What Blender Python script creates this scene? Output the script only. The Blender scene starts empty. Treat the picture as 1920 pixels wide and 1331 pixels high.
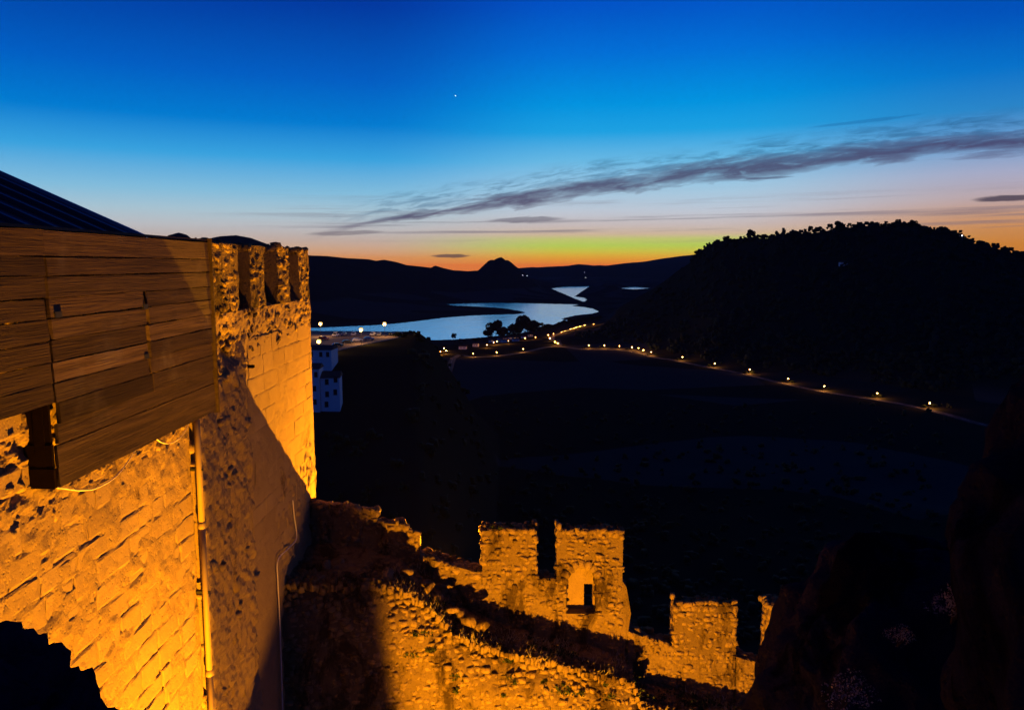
import bpy, math, random
import numpy as np
from mathutils import Vector, Matrix

random.seed(7)
RNG = np.random.default_rng(7)
SC = bpy.context.scene
COL = SC.collection

# ------------------------------------------------------------------ camera
F, CX, CY = 1400.0, 960.0, 665.5          # focal length and centre, in pixels of a 1920-wide frame
PITCH = math.radians(6.92)
cs, sn = math.cos(PITCH), math.sin(PITCH)
cam = bpy.data.cameras.new('camera')
cam.sensor_width = 36.0
cam.lens = 36.0 * F / 1920.0
cam.clip_start, cam.clip_end = 0.05, 60000
camo = bpy.data.objects.new('camera', cam)
COL.objects.link(camo)
camo.rotation_euler = (math.pi / 2 - PITCH, 0, 0)
SC.camera = camo

def sq(px, py):
    """viewing direction of a photo point as (x/y, z/y)"""
    u, v = (px - CX) / F, (CY - py) / F
    d = cs + v * sn
    return u / d, (v * cs - sn) / d
def at_y(px, py, y):
    s, q = sq(px, py); return (s * y, y, q * y)
def at_x(px, py, x):
    s, q = sq(px, py); y = x / s; return (x, y, q * y)
def at_z(px, py, z):
    s, q = sq(px, py); y = z / q; return (s * y, y, z)

# ------------------------------------------------------------------ sky
world = bpy.data.worlds.new('World'); SC.world = world
world.use_nodes = True
wt = world.node_tree; wt.nodes.clear()

class NT:
    """small helper for node graphs"""
    def __init__(s, t): s.t = t
    def n(s, kind, **kw):
        nd = s.t.nodes.new(kind)
        for k, v in kw.items(): setattr(nd, k, v)
        return nd
    def put(s, sock, v):
        if isinstance(v, bpy.types.NodeSocket): s.t.links.new(v, sock)
        elif v is not None: sock.default_value = v
    def m(s, op, a, b=None, c=None, clamp=False):
        nd = s.n('ShaderNodeMath', operation=op, use_clamp=clamp)
        s.put(nd.inputs[0], a); s.put(nd.inputs[1], b); s.put(nd.inputs[2], c)
        return nd.outputs[0]
    def ramp(s, fac, stops, interp='LINEAR'):
        nd = s.n('ShaderNodeValToRGB'); e = nd.color_ramp.elements
        nd.color_ramp.interpolation = interp
        while len(e) > 1: e.remove(e[-1])
        for i, (p, c) in enumerate(stops):
            el = e[0] if i == 0 else e.new(p)
            el.position = p; el.color = (*c, 1) if len(c) == 3 else c
        s.put(nd.inputs[0], fac); return nd.outputs[0]
    def mix(s, fac, a, b, mode='MIX'):
        nd = s.n('ShaderNodeMix', data_type='RGBA', blend_type=mode)
        s.put(nd.inputs[0], fac)
        for sock, v in ((nd.inputs[6], a), (nd.inputs[7], b)):
            s.put(sock, v if isinstance(v, bpy.types.NodeSocket) else (*v, 1))
        return nd.outputs[2]
    def smooth(s, v, lo, hi, a=0.0, b=1.0):
        nd = s.n('ShaderNodeMapRange', interpolation_type='SMOOTHSTEP')
        s.put(nd.inputs[0], v); s.put(nd.inputs[1], lo); s.put(nd.inputs[2], hi); s.put(nd.inputs[3], a); s.put(nd.inputs[4], b)
        return nd.outputs[0]
    def noise(s, vec, scale, detail=4, rough=.55, dist=0.0):
        nd = s.n('ShaderNodeTexNoise')
        s.put(nd.inputs['Vector'], vec); s.put(nd.inputs['Scale'], scale); s.put(nd.inputs['Detail'], detail)
        s.put(nd.inputs['Roughness'], rough); s.put(nd.inputs['Distortion'], dist)
        return nd.outputs['Fac']
    def xyz(s, x, y, z):
        nd = s.n('ShaderNodeCombineXYZ'); s.put(nd.inputs[0], x); s.put(nd.inputs[1], y); s.put(nd.inputs[2], z)
        return nd.outputs[0]

def lin(r, g, b):
    f = lambda c: (c / 255) / 12.92 if c / 255 < .04045 else ((c / 255 + .055) / 1.055) ** 2.4
    return f(r), f(g), f(b)
def elev_of(px, py):
    s, q = sq(px, py)
    return math.degrees(math.atan2(q, math.hypot(1, s)))
def azim_of(px, py): return math.degrees(math.atan(sq(px, py)[0]))

w = NT(wt)
tc = w.n('ShaderNodeTexCoord').outputs['Generated']
sep = w.n('ShaderNodeSeparateXYZ'); wt.links.new(tc, sep.inputs[0])
az = w.m('MULTIPLY', w.m('ARCTAN2', sep.outputs[0], sep.outputs[1]), 57.2958)
el = w.m('MULTIPLY', w.m('ARCSINE', sep.outputs[2]), 57.2958)
efac = w.m('POWER', w.m('DIVIDE', w.m('MAXIMUM', el, 0.0), 90.0, clamp=True), 0.5)   # square-root spacing: fine near the horizon
def stops(lst):
    return [(math.sqrt(max(e, 0) / 90), lin(*c)) for e, c in lst]
high = [(26, (0, 38, 128)), (40, (0, 22, 80)), (90, (0, 12, 48))]
ramp_c = w.ramp(efac, stops([(0, (242, 124, 48)), (.3, (242, 154, 46)), (.65, (236, 182, 54)), (1.0, (218, 206, 70)), (1.4, (196, 218, 88)), (1.9, (208, 212, 118)), (2.25, (224, 196, 164)),
        (2.9, (214, 200, 196)), (3.9, (202, 210, 222)), (5.6, (166, 208, 234)), (7.6, (108, 190, 234)), (9.6, (30, 164, 230)), (11.5, (0, 150, 226)), (15, (0, 112, 216)), (18.6, (0, 78, 196))] + high))
ramp_l = w.ramp(efac, stops([(0, (234, 132, 62)), (.5, (230, 154, 92)), (1.1, (222, 176, 140)), (1.9, (208, 188, 176)), (2.7, (202, 202, 204)), (3.8, (178, 206, 220)), (5.2, (136, 196, 228)), (7.6, (58, 166, 228)),
        (10, (0, 126, 212)), (13, (0, 96, 198)), (18, (0, 56, 160))] + high))
ramp_r = w.ramp(efac, stops([(0, (208, 116, 26)), (1.3, (222, 140, 44)), (2.3, (222, 152, 84)), (3.2, (212, 160, 124)), (4.2, (198, 174, 174)), (5.8, (172, 176, 204)), (7.6, (110, 162, 212)),
        (9.6, (44, 136, 204)), (12, (6, 116, 204)), (15, (0, 84, 190)), (18.5, (0, 58, 162))] + high))
sky = w.mix(w.smooth(az, -11.0, 5.0), ramp_l, ramp_c)
sky = w.mix(w.smooth(az, 14.0, 34.0), sky, ramp_r)
# away from the afterglow the dusk sky is plain deep blue
back = w.ramp(efac, stops([(0, (60, 70, 110)), (6, (34, 70, 140)), (18, (0, 46, 130))] + high))
sky = w.mix(w.smooth(w.m('ABSOLUTE', w.m('SUBTRACT', az, 4.0)), 50.0, 120.0), sky, back)
# clouds: long wind-drawn streaks rising to the right, laid out by azimuth and elevation
ctr = [(560, 446), (700, 412), (850, 391), (1000, 371), (1150, 350), (1300, 326), (1450, 304), (1600, 288), (1750, 277), (1920, 262)]
pf = np.polyfit([azim_of(*p) for p in ctr], [elev_of(*p) for p in ctr], 3)
line = w.m('ADD', w.m('MULTIPLY', az, float(pf[0])), float(pf[1]))
line = w.m('ADD', w.m('MULTIPLY', line, az), float(pf[2]))
line = w.m('ADD', w.m('MULTIPLY', line, az), float(pf[3]))
dv = w.m('SUBTRACT', el, line)
nv = w.xyz(w.m('MULTIPLY', az, .16), w.m('MULTIPLY', dv, .95), 0.0)
wob = w.m('MULTIPLY', w.m('SUBTRACT', w.noise(nv, 1.0, 5, .6, .4), .5), 2.6)
dvw = w.m('ADD', dv, wob)
wid = w.smooth(az, -16.0, 26.0, .40, .86)
core = w.m('SUBTRACT', 1.0, w.m('DIVIDE', w.m('ABSOLUTE', dvw), wid), clamp=True)
core = w.m('POWER', core, .55)
fine = w.noise(w.xyz(w.m('MULTIPLY', az, .5), w.m('MULTIPLY', dv, 3.2), 3.0), 1.0, 6, .62, .6)
gate = w.m('MULTIPLY', w.smooth(az, -16.0, -8.0), w.smooth(az, 60.0, 45.0))
cm = w.m('MULTIPLY', w.m('MULTIPLY', core, w.smooth(fine, .16, .48)), gate)
sky = w.mix(w.m('MULTIPLY', cm, .86), sky, lin(70, 50, 88))
# teal-grey veil above the main streak and thin bars below it
veil = w.m('MULTIPLY', w.m('SUBTRACT', 1.0, w.m('DIVIDE', w.m('ABSOLUTE', w.m('SUBTRACT', dvw, .95)), 1.1), clamp=True), w.smooth(fine, .38, .66))
sky = w.mix(w.m('MULTIPLY', w.m('MULTIPLY', veil, gate), .55), sky, lin(26, 84, 128))
bars = w.noise(w.xyz(w.m('MULTIPLY', az, .05), w.m('MULTIPLY', w.m('SUBTRACT', el, w.m('MULTIPLY', az, .012)), 2.3), 9.0), 1.0, 4, .6, .2)
bm = w.m('MULTIPLY', w.smooth(bars, .5, .68), w.m('MULTIPLY', w.smooth(el, 6.0, 3.2), w.smooth(el, 1.4, 2.4)))
sky = w.mix(w.m('MULTIPLY', w.m('MULTIPLY', bm, w.smooth(az, -24.0, -12.0)), .6), sky, lin(120, 112, 128))
def wisp(px, py, la, le, tilt, amt, sock, col=(60, 52, 70)):
    a0, e0 = azim_of(px, py), elev_of(px, py)
    da = w.m('DIVIDE', w.m('SUBTRACT', az, a0), la)
    de = w.m('SUBTRACT', w.m('SUBTRACT', el, e0), w.m('MULTIPLY', w.m('SUBTRACT', az, a0), tilt))
    de = w.m('DIVIDE', w.m('ADD', de, w.m('MULTIPLY', w.m('SUBTRACT', fine, .5), le * 1.6)), le)
    r = w.m('SUBTRACT', 1.0, w.m('ADD', w.m('MULTIPLY', da, da), w.m('MULTIPLY', de, de)), clamp=True)
    return w.mix(w.m('MULTIPLY', w.smooth(r, 0.0, .7), amt), sock, lin(*col))
sky = wisp(845, 480, 1.7, .17, 0.0, .75, sky)
sky = wisp(1890, 372, 2.2, .22, .0, .85, sky)
sky = wisp(985, 412, 3.4, .24, .03, .6, sky, (98, 92, 108))
sky = wisp(650, 437, 3.2, .2, .04, .55, sky, (110, 100, 110))
sky = wisp(1440, 334, 2.0, .1, .02, .55, sky, (70, 66, 100))
sky = wisp(1620, 228, 4.0, .13, .05, .35, sky, (20, 90, 150))
# below the horizon the world is dark ground
sky = w.mix(w.smooth(el, -.6, -2.5), sky, (.002, .003, .008))
bg = w.n('ShaderNodeBackground'); wt.links.new(sky, bg.inputs[0]); bg.inputs[1].default_value = 1.0
wo = w.n('ShaderNodeOutputWorld'); wt.links.new(bg.outputs[0], wo.inputs[0])

SC.view_settings.view_transform = 'Standard'
SC.view_settings.look = 'None'
SC.view_settings.exposure = 0.0
SC.view_settings.gamma = 1.0
SC.render.engine = 'CYCLES'
SC.cycles.use_denoising = True
SC.cycles.max_bounces = 5
SC.cycles.diffuse_bounces = 2
SC.cycles.light_sampling_threshold = .03
SC.cycles.volume_bounces = 0
SC.cycles.sample_clamp_indirect = 3.0

# ------------------------------------------------------------------ floodlights and an added fill lamp (values used by the fixtures further down)
SODIUM = (1.0, .365, .004)
FLOOD = {
    'wall':  dict(pos=(-2.3, 7.3, -12.9), aim=(-5.6, 9.4, -3.6), power=44000, angle=100),
    'tower': dict(pos=(-2.2, 24.6, -10.6), aim=(-5.6, 18.0, -2.5), power=42000, angle=90),     # stands outside the lower wall, whose parapet shades the foot of the tower
    'court': dict(pos=(0.0, 9.0, -13.2), aim=(2.6, 20.0, -9.4), power=30000, angle=70),
    'added_fill': dict(pos=(1.2, 8.0, -13.5), aim=(-5.6, 14.8, -4.2), power=7800, angle=44),  # unseen fill lamp, added to lift the shaded pier and low wall
}

# ------------------------------------------------------------------ helpers: noise, meshes, tagging
def _hash(ix, iy, iz):
    n = (ix.astype(np.int64) * 374761393 + iy.astype(np.int64) * 668265263 + iz.astype(np.int64) * 2147483647) & 0xffffffff
    n = ((n ^ (n >> 13)) * 1274126177) & 0xffffffff
    n = (n ^ (n >> 16)) & 0xffffffff
    return n / 4294967295.0
def vnoise(x, y, z=0.0):
    x, y, z = np.broadcast_arrays(np.asarray(x, float), np.asarray(y, float), np.asarray(z, float))
    fx, fy, fz = np.floor(x), np.floor(y), np.floor(z)
    tx, ty, tz = x - fx, y - fy, z - fz
    tx, ty, tz = [t * t * (3 - 2 * t) for t in (tx, ty, tz)]
    out = 0
    for i in (0, 1):
        for j in (0, 1):
            for k in (0, 1):
                out = out + _hash(fx + i, fy + j, fz + k) * (tx if i else 1 - tx) * (ty if j else 1 - ty) * (tz if k else 1 - tz)
    return out * 2 - 1
def fbm(x, y, z=0.0, o=4, g=.5):
    a, s, f = 1.0, 0.0, 1.0
    for i in range(o):
        s = s + a * vnoise(np.asarray(x) * f + i * 17.3, np.asarray(y) * f - i * 9.1, np.asarray(z) * f + i * 4.7); a *= g; f *= 2.03
    return s
def sstep(x, a, b):
    t = np.clip((x - a) / (b - a), 0, 1); return t * t * (3 - 2 * t)

def mesh(name, verts, faces, smooth=False):
    me = bpy.data.meshes.new(name)
    v = np.asarray(verts, np.float32)
    if isinstance(faces, np.ndarray):
        k = faces.shape[1]
        me.vertices.add(len(v)); me.vertices.foreach_set('co', v.ravel())
        me.loops.add(faces.size); me.loops.foreach_set('vertex_index', faces.ravel().astype(np.int32))
        me.polygons.add(len(faces)); me.polygons.foreach_set('loop_start', np.arange(0, faces.size, k, dtype=np.int32))
        me.update(calc_edges=True)
    else:
        me.from_pydata([tuple(map(float, p)) for p in v], [], faces)
    me.validate()
    if smooth: me.polygons.foreach_set('use_smooth', [True] * len(me.polygons))
    return me
def obj(name, me, mat=None, parent=None, loc=None, rot=None, scale=None):
    o = bpy.data.objects.new(name, me); COL.objects.link(o)
    if mat is not None and me is not None and not me.materials: me.materials.append(mat)
    if parent is not None: o.parent = parent
    if loc is not None: o.location = loc
    if rot is not None: o.rotation_euler = rot
    if scale is not None: o.scale = scale
    return o
def tag(o, label=None, cat=None, group=None, kind=None):
    for k, v in (('label', label), ('category', cat), ('group', group), ('kind', kind)):
        if v: o[k] = v
    return o
def thing(name, label, cat, loc=(0, 0, 0), rz=0.0, group=None):
    o = obj(name, None, loc=loc, rot=(0, 0, rz)); o.empty_display_size = .2
    return tag(o, label, cat, group)

class MB:
    """collects simple solids into one mesh"""
    def __init__(s): s.v, s.f = [], []
    def add(s, v, f):
        n = len(s.v); s.v += [tuple(p) for p in v]; s.f += [tuple(i + n for i in q) for q in f]; return s
    def box(s, x0, x1, y0, y1, z0, z1):
        return s.add([(x0, y0, z0), (x1, y0, z0), (x1, y1, z0), (x0, y1, z0), (x0, y0, z1), (x1, y0, z1), (x1, y1, z1), (x0, y1, z1)],
                     [(0, 3, 2, 1), (4, 5, 6, 7), (0, 1, 5, 4), (1, 2, 6, 5), (2, 3, 7, 6), (3, 0, 4, 7)])
    def prism(s, pts, axis, a, b):
        """polygon pts extruded along an axis from a to b; pts are the two other coordinates in xyz order"""
        n = len(pts)
        def mk(p, c): return {'x': (c, p[0], p[1]), 'y': (p[0], c, p[1]), 'z': (p[0], p[1], c)}[axis]
        v = [mk(p, a) for p in pts] + [mk(p, b) for p in pts]
        f = [tuple(range(n)), tuple(range(2 * n - 1, n - 1, -1))] + [(i, i + n, (i + 1) % n + n, (i + 1) % n) for i in range(n)]
        return s.add(v, f)
    def lathe(s, prof, c=(0, 0, 0), n=12):
        v, f = [], []
        for r, z in prof:
            for k in range(n):
                t = 2 * math.pi * k / n; v.append((c[0] + r * math.cos(t), c[1] + r * math.sin(t), c[2] + z))
        for i in range(len(prof) - 1):
            for k in range(n):
                a, b = i * n + k, i * n + (k + 1) % n; f.append((a, b, b + n, a + n))
        f.append(tuple(range(n - 1, -1, -1))); f.append(tuple((len(prof) - 1) * n + k for k in range(n)))
        return s.add(v, f)
    def tube(s, pts, r, n=8):
        pts = [Vector(p) for p in pts]; v, f = [], []
        rr = r if isinstance(r, (list, tuple)) else [r] * len(pts)
        for i, p in enumerate(pts):
            d = (pts[min(i + 1, len(pts) - 1)] - pts[max(i - 1, 0)]).normalized()
            a = d.orthogonal().normalized() if i == 0 else (a - d * a.dot(d)).normalized()
            b = d.cross(a)
            for k in range(n):
                t = 2 * math.pi * k / n; v.append(p + (a * math.cos(t) + b * math.sin(t)) * rr[i])
        for i in range(len(pts) - 1):
            for k in range(n):
                q, e = i * n + k, i * n + (k + 1) % n; f.append((q, e, e + n, q + n))
        f.append(tuple(range(n - 1, -1, -1))); f.append(tuple((len(pts) - 1) * n + k for k in range(n)))
        return s.add(v, f)
    def me(s, name, smooth=False):
        m_ = mesh(name, s.v, s.f, smooth)
        import bmesh
        b = bmesh.new(); b.from_mesh(m_); bmesh.ops.recalc_face_normals(b, faces=b.faces); b.to_mesh(m_); b.free()
        return m_
    def build(s, name, mat, parent=None, smooth=False, **kw): return obj(name, s.me(name, smooth), mat, parent, **kw)

def grid_faces(nu, nv):
    i = np.arange(nu - 1)[:, None] * nv + np.arange(nv - 1)[None]
    return np.stack([i, i + nv, i + nv + 1, i + 1], -1).reshape(-1, 4)

# ------------------------------------------------------------------ materials
MATS = {}
def material(name, fn, **kw):
    m_ = bpy.data.materials.new(name); m_.use_nodes = True
    t = m_.node_tree; t.nodes.clear(); g = NT(t)
    out = g.n('ShaderNodeOutputMaterial'); b = g.n('ShaderNodeBsdfPrincipled')
    t.links.new(b.outputs[0], out.inputs[0])
    b.inputs['Roughness'].default_value = .85
    b.inputs['Specular IOR Level'].default_value = .25
    fn(g, b); MATS[name] = m_; return m_
def pos(g): return g.n('ShaderNodeNewGeometry').outputs['Position']
def scaled(g, v, s):
    nd = g.n('ShaderNodeVectorMath', operation='MULTIPLY'); g.put(nd.inputs[0], v); nd.inputs[1].default_value = s; return nd.outputs[0]
def bump(g, b, h, strength, dist):
    nd = g.n('ShaderNodeBump'); nd.inputs['Strength'].default_value = strength; nd.inputs['Distance'].default_value = dist
    g.put(nd.inputs['Height'], h); g.t.links.new(nd.outputs[0], b.inputs['Normal'])

def stone_mat(lo, hi, dark, bumpd, pit=.5, stain=.58, spec=.08):
    def fn(g, b):
        p = pos(g)
        rnd = g.n('ShaderNodeObjectInfo').outputs['Random']
        c = g.mix(g.noise(p, 2.3, 5, .6), lo, hi)
        c = g.mix(g.m('MULTIPLY', rnd, .45), c, tuple(.5 * (a + d) for a, d in zip(lo, dark)))
        n2 = g.noise(scaled(g, p, (1, 1, .45)), 1.1, 6, .68, .5)
        c = g.mix(g.m('MULTIPLY', g.smooth(n2, stain, stain + .12), .85), c, dark)
        n3 = g.noise(p, 38, 4, .6)
        c = g.mix(g.m('MULTIPLY', g.smooth(n3, .60, .7), pit), c, dark)
        g.put(b.inputs['Base Color'], c); b.inputs['Roughness'].default_value = .95; b.inputs['Specular IOR Level'].default_value = spec
        h = g.m('ADD', g.m('MULTIPLY', g.noise(p, 9, 6, .65), 1.0), g.m('MULTIPLY', g.noise(p, 45, 5, .7), .5))
        vo = g.n('ShaderNodeTexVoronoi'); g.put(vo.inputs['Vector'], p); vo.inputs['Scale'].default_value = 16
        h = g.m('ADD', h, g.m('MULTIPLY', g.smooth(vo.outputs['Distance'], .0, .35), .5))
        bump(g, b, h, 1.0, bumpd)
    return fn
material('ashlar', stone_mat((.21, .145, .075), (.28, .205, .11), (.08, .048, .024), .010, .35, .62))
material('render_coat', stone_mat((.20, .14, .072), (.27, .195, .105), (.075, .045, .022), .016, .45, .585))
material('rubble', stone_mat((.15, .105, .055), (.28, .20, .105), (.028, .017, .010), .036, .85, .50))
material('mortar', stone_mat((.10, .07, .037), (.21, .15, .08), (.022, .014, .008), .05, .75, .5))
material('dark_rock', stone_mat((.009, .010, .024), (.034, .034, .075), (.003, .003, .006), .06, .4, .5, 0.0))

def wood_fn(lo, hi):
    def fn(g, b):
        p = pos(g); rnd = g.n('ShaderNodeObjectInfo').outputs['Random']
        off = g.n('ShaderNodeVectorMath', operation='ADD'); g.put(off.inputs[0], scaled(g, p, (6, .55, 9)))
        g.put(off.inputs[1], g.xyz(g.m('MULTIPLY', rnd, 40.0), g.m('MULTIPLY', rnd, 17.0), 0.0))
        n1 = g.noise(off.outputs[0], 1.0, 6, .62, .8)
        c = g.mix(g.smooth(n1, .3, .7), lo, hi)
        c = g.mix(g.m('MULTIPLY', rnd, .75), c, (.020, .013, .010))
        n2 = g.noise(scaled(g, p, (14, 1.6, 60)), 1.0, 5, .6)
        c = g.mix(g.m('MULTIPLY', g.smooth(n2, .55, .7), .4), c, (.03, .019, .012))
        n3 = g.noise(p, .9, 4, .6)
        c = g.mix(g.m('MULTIPLY', g.smooth(n3, .52, .68), .45), c, (.085, .072, .075))
        rn2 = g.m('FRACT', g.m('MULTIPLY', rnd, 7.31))
        c = g.mix(1.0, c, g.ramp(rn2, [(0, (.6, .58, .56)), (.5, (1.0, 1.0, 1.0)), (1, (1.75, 1.72, 1.7))]), 'MULTIPLY')
        g.put(b.inputs['Base Color'], c); b.inputs['Roughness'].default_value = .8; b.inputs['Specular IOR Level'].default_value = .12
        bump(g, b, g.m('ADD', n2, g.m('MULTIPLY', n1, .6)), .7, .01)
    return fn
material('weathered_wood', wood_fn((.034, .023, .016), (.082, .057, .041)))


def plain(c, rough=.6, metal=0.0, var=.15, scale=4.0, spec=.25):
    def fn(g, b):
        b.inputs['Specular IOR Level'].default_value = spec
        n = g.noise(pos(g), scale, 5, .6)
        g.put(b.inputs['Base Color'], g.mix(n, tuple(x * (1 - var) for x in c), tuple(min(1, x * (1 + var)) for x in c)))
        b.inputs['Roughness'].default_value = rough; b.inputs['Metallic'].default_value = metal
    return fn
def glow(c, strength):
    def fn(g, b):
        b.inputs['Base Color'].default_value = (.8, .7, .5, 1)
        b.inputs['Emission Color'].default_value = (*c, 1); b.inputs['Emission Strength'].default_value = strength
    return fn
material('shade_dark_wood', plain((.008, .005, .0035), .8, 0, .5, 12, 0.0))  # near-black colour holds the shade of end boards and plank gaps
material('sheet_roof', plain((.045, .05, .065), .45, .3, .25, 1.5))
material('roof_trim', plain((.35, .36, .38), .35, .6, .1))
material('pipe_paint', plain((.22, .16, .09), .6, 0, .12, 3))
material('dark_metal', plain((.03, .03, .03), .5, .5))
material('cable', plain((.55, .48, .40), .6))
material('dark_cable', plain((.05, .045, .04), .6))
material('limewash', plain((.72, .72, .72), .85, 0, .06, 1.2))
material('roof_tile', plain((.12, .07, .05), .85, 0, .3, 2))
material('window_dark', plain((.02, .022, .03), .2))
material('asphalt', plain((.035, .034, .033), .95, 0, .3, .5))
material('kerb_stone', plain((.28, .26, .23), .9))
material('parking_ground', plain((.19, .145, .115), .95, 0, .25, .35))
material('road_line', plain((.7, .7, .68), .7))
material('car_white', plain((.75, .75, .75), .3, 0, .03))
material('car_silver', plain((.45, .46, .48), .3, .6, .03))
material('car_dark', plain((.03, .035, .045), .25, .2, .05))
material('car_red', plain((.30, .03, .02), .3, 0, .03))
material('car_glass', plain((.015, .018, .022), .08))
material('tyre', plain((.02, .02, .02), .85))
material('bark', plain((.05, .038, .03), .95))
for nm, c in (('leaf_a', (.028, .040, .018)), ('leaf_b', (.022, .034, .018)), ('leaf_c', (.035, .045, .02))):
    material(nm, plain(c, .75, 0, .3, .6, .05))
material('dry_grass', plain((.26, .22, .13), .9, 0, .3, 6))
material('lamp_globe', glow((1.0, .60, .10), 1.5))
material('lantern_glass', glow((1.0, .46, .07), 1.9))
material('white_light', glow((.95, .95, 1.0), 9.0))
material('bulb', glow((1.0, .45, .06), 20.0))
material('star_light', glow((.9, .95, 1.0), 3.0))
for nm in ('lamp_globe', 'lantern_glass', 'white_light', 'bulb', 'star_light'):
    MATS[nm].cycles.emission_sampling = 'NONE'

def ground_fn(g, b):
    p = pos(g)
    c = g.mix(g.noise(p, .012, 6, .6), (.024, .026, .016), (.040, .038, .024))
    vo = g.n('ShaderNodeTexVoronoi'); g.put(vo.inputs['Vector'], scaled(g, g.mix(.02, p, g.n('ShaderNodeTexNoise').outputs['Color']), (.006, .009, 0))); vo.inputs['Scale'].default_value = 1.0
    sx = g.n('ShaderNodeSeparateXYZ'); g.t.links.new(p, sx.inputs[0])
    flat = g.m('MULTIPLY', g.smooth(sx.outputs[2], -88.0, -96.0), g.smooth(sx.outputs[2], -121.0, -115.0))
    sc_ = g.n('ShaderNodeSeparateColor'); g.t.links.new(vo.outputs['Color'], sc_.inputs[0])
    fld = g.m('MULTIPLY', g.smooth(sc_.outputs[0], .45, .6), flat)
    c = g.mix(g.m('MULTIPLY', fld, .8), c, (.07, .068, .056))
    shore = g.m('MULTIPLY', g.smooth(sx.outputs[2], -117.5, -119.2), .5)
    c = g.mix(shore, c, (.07, .062, .05))
    g.put(b.inputs['Base Color'], c); b.inputs['Roughness'].default_value = 1.0; b.inputs['Specular IOR Level'].default_value = 0.0
material('ground', ground_fn)
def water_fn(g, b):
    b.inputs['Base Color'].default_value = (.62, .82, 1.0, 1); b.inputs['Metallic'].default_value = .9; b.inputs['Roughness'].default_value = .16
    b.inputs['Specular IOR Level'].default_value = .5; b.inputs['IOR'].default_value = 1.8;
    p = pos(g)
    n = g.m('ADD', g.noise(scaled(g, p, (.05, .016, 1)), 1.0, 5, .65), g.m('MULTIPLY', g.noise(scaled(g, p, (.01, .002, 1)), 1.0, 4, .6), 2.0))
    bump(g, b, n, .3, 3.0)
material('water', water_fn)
M = MATS

# ------------------------------------------------------------------ the land: one height field
LAKE_Z = -120.0
lake_main = [(380, 624), (590, 620), (740, 631), (775, 638), (845, 637), (900, 633), (960, 627), (1010, 618), (1050, 604), (1064, 601), (1052, 597.5), (1080, 591), (1110, 588),
             (1123, 584.5), (1112, 579), (1095, 576), (1072, 573.5), (1085, 571), (1040, 570), (1000, 569), (930, 568), (880, 569), (838, 570.5), (850, 573), (900, 575), (945, 578),
             (975, 583), (986, 586), (970, 589), (930, 590), (880, 592), (830, 596), (800, 600), (740, 607), (700, 610), (590, 615), (380, 619)]
lake_far = [(1034, 541), (1060, 537.5), (1106, 536.5), (1090, 547), (1077, 556), (1095, 558.5), (1100, 562), (1095, 566), (1078, 560), (1060, 552), (1045, 546)]
lake_sliver = [(1162, 540.5), (1190, 538), (1218, 540.5), (1190, 543)]
POLYS = [np.array([at_z(px, py, LAKE_Z)[:2] for px, py in pl]) for pl in (lake_main, lake_far, lake_sliver)]
def lake_sd(x, y):
    """signed distance to the lake: negative in the water"""
    best = np.full(x.shape, 1e9); inside = np.zeros(x.shape, bool)
    for P in POLYS:
        ins = np.zeros(x.shape, bool)
        for i in range(len(P)):
            (x0, y0), (x1, y1) = P[i], P[(i + 1) % len(P)]
            dx, dy = x1 - x0, y1 - y0
            t = np.clip(((x - x0) * dx + (y - y0) * dy) / (dx * dx + dy * dy + 1e-9), 0, 1)
            best = np.minimum(best, np.hypot(x - x0 - t * dx, y - y0 - t * dy))
            c = ((y0 > y) != (y1 > y)); ins ^= c & (x < (x1 - x0) * (y - y0) / (y1 - y0 + 1e-12) + x0)
        inside |= ins
    return np.where(inside, -best, best)

def ridge(pts, s):
    """ridge line as elevation slope over x/y"""
    a = np.array([sq(px, py) for px, py in pts]); return np.interp(s, a[:, 0], a[:, 1])
R_LEFT = [(-900, 440), (0, 430), (200, 440), (280, 452), (300, 452), (316, 441), (335, 436), (350, 440), (364, 451), (388, 448), (412, 443), (442, 441), (470, 446), (505, 459), (540, 466), (580, 479), (612, 480),
          (650, 484), (690, 486), (705, 489), (720, 487), (742, 491), (762, 497), (790, 500), (808, 502), (816, 498), (832, 503), (850, 507), (880, 509), (896, 508), (905, 501), (915, 493), (926, 487), (940, 485.5),
          (951, 489), (962, 497), (974, 506), (985, 514), (1000, 522), (1020, 532), (1045, 547), (1080, 566), (1100, 580), (1500, 640)]
R_RIGHT = [(600, 700), (1080, 640), (1130, 600), (1180, 565), (1225, 541), (1250, 524), (1270, 508), (1292, 494), (1308, 476), (1325, 461), (1345, 453), (1370, 449), (1400, 446), (1440, 447), (1455, 441), (1490, 437),
           (1520, 438), (1560, 431), (1600, 426), (1640, 422), (1680, 424), (1720, 426), (1745, 434), (1780, 435), (1800, 446), (1830, 458), (1870, 467), (1900, 476), (1920, 481), (2050, 500), (2300, 470), (3400, 440)]
R_FAR = [(-900, 500), (800, 512), (950, 509), (985, 504), (1010, 502), (1050, 500), (1085, 497), (1110, 500), (1140, 498), (1170, 494), (1200, 492), (1240, 485), (1280, 480), (1310, 477), (1400, 480), (1900, 486), (3400, 480)]
def right_D(s): return np.interp(s, [.05, .2, .35, .7, 1.6], [1500, 1300, 1050, 900, 800])
def right_foot(s): return np.interp(s, [.05, .1, .19, .28, .42, .56, .7, 1.6], [1400, 1080, 840, 720, 640, 560, 480, 400])
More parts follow.
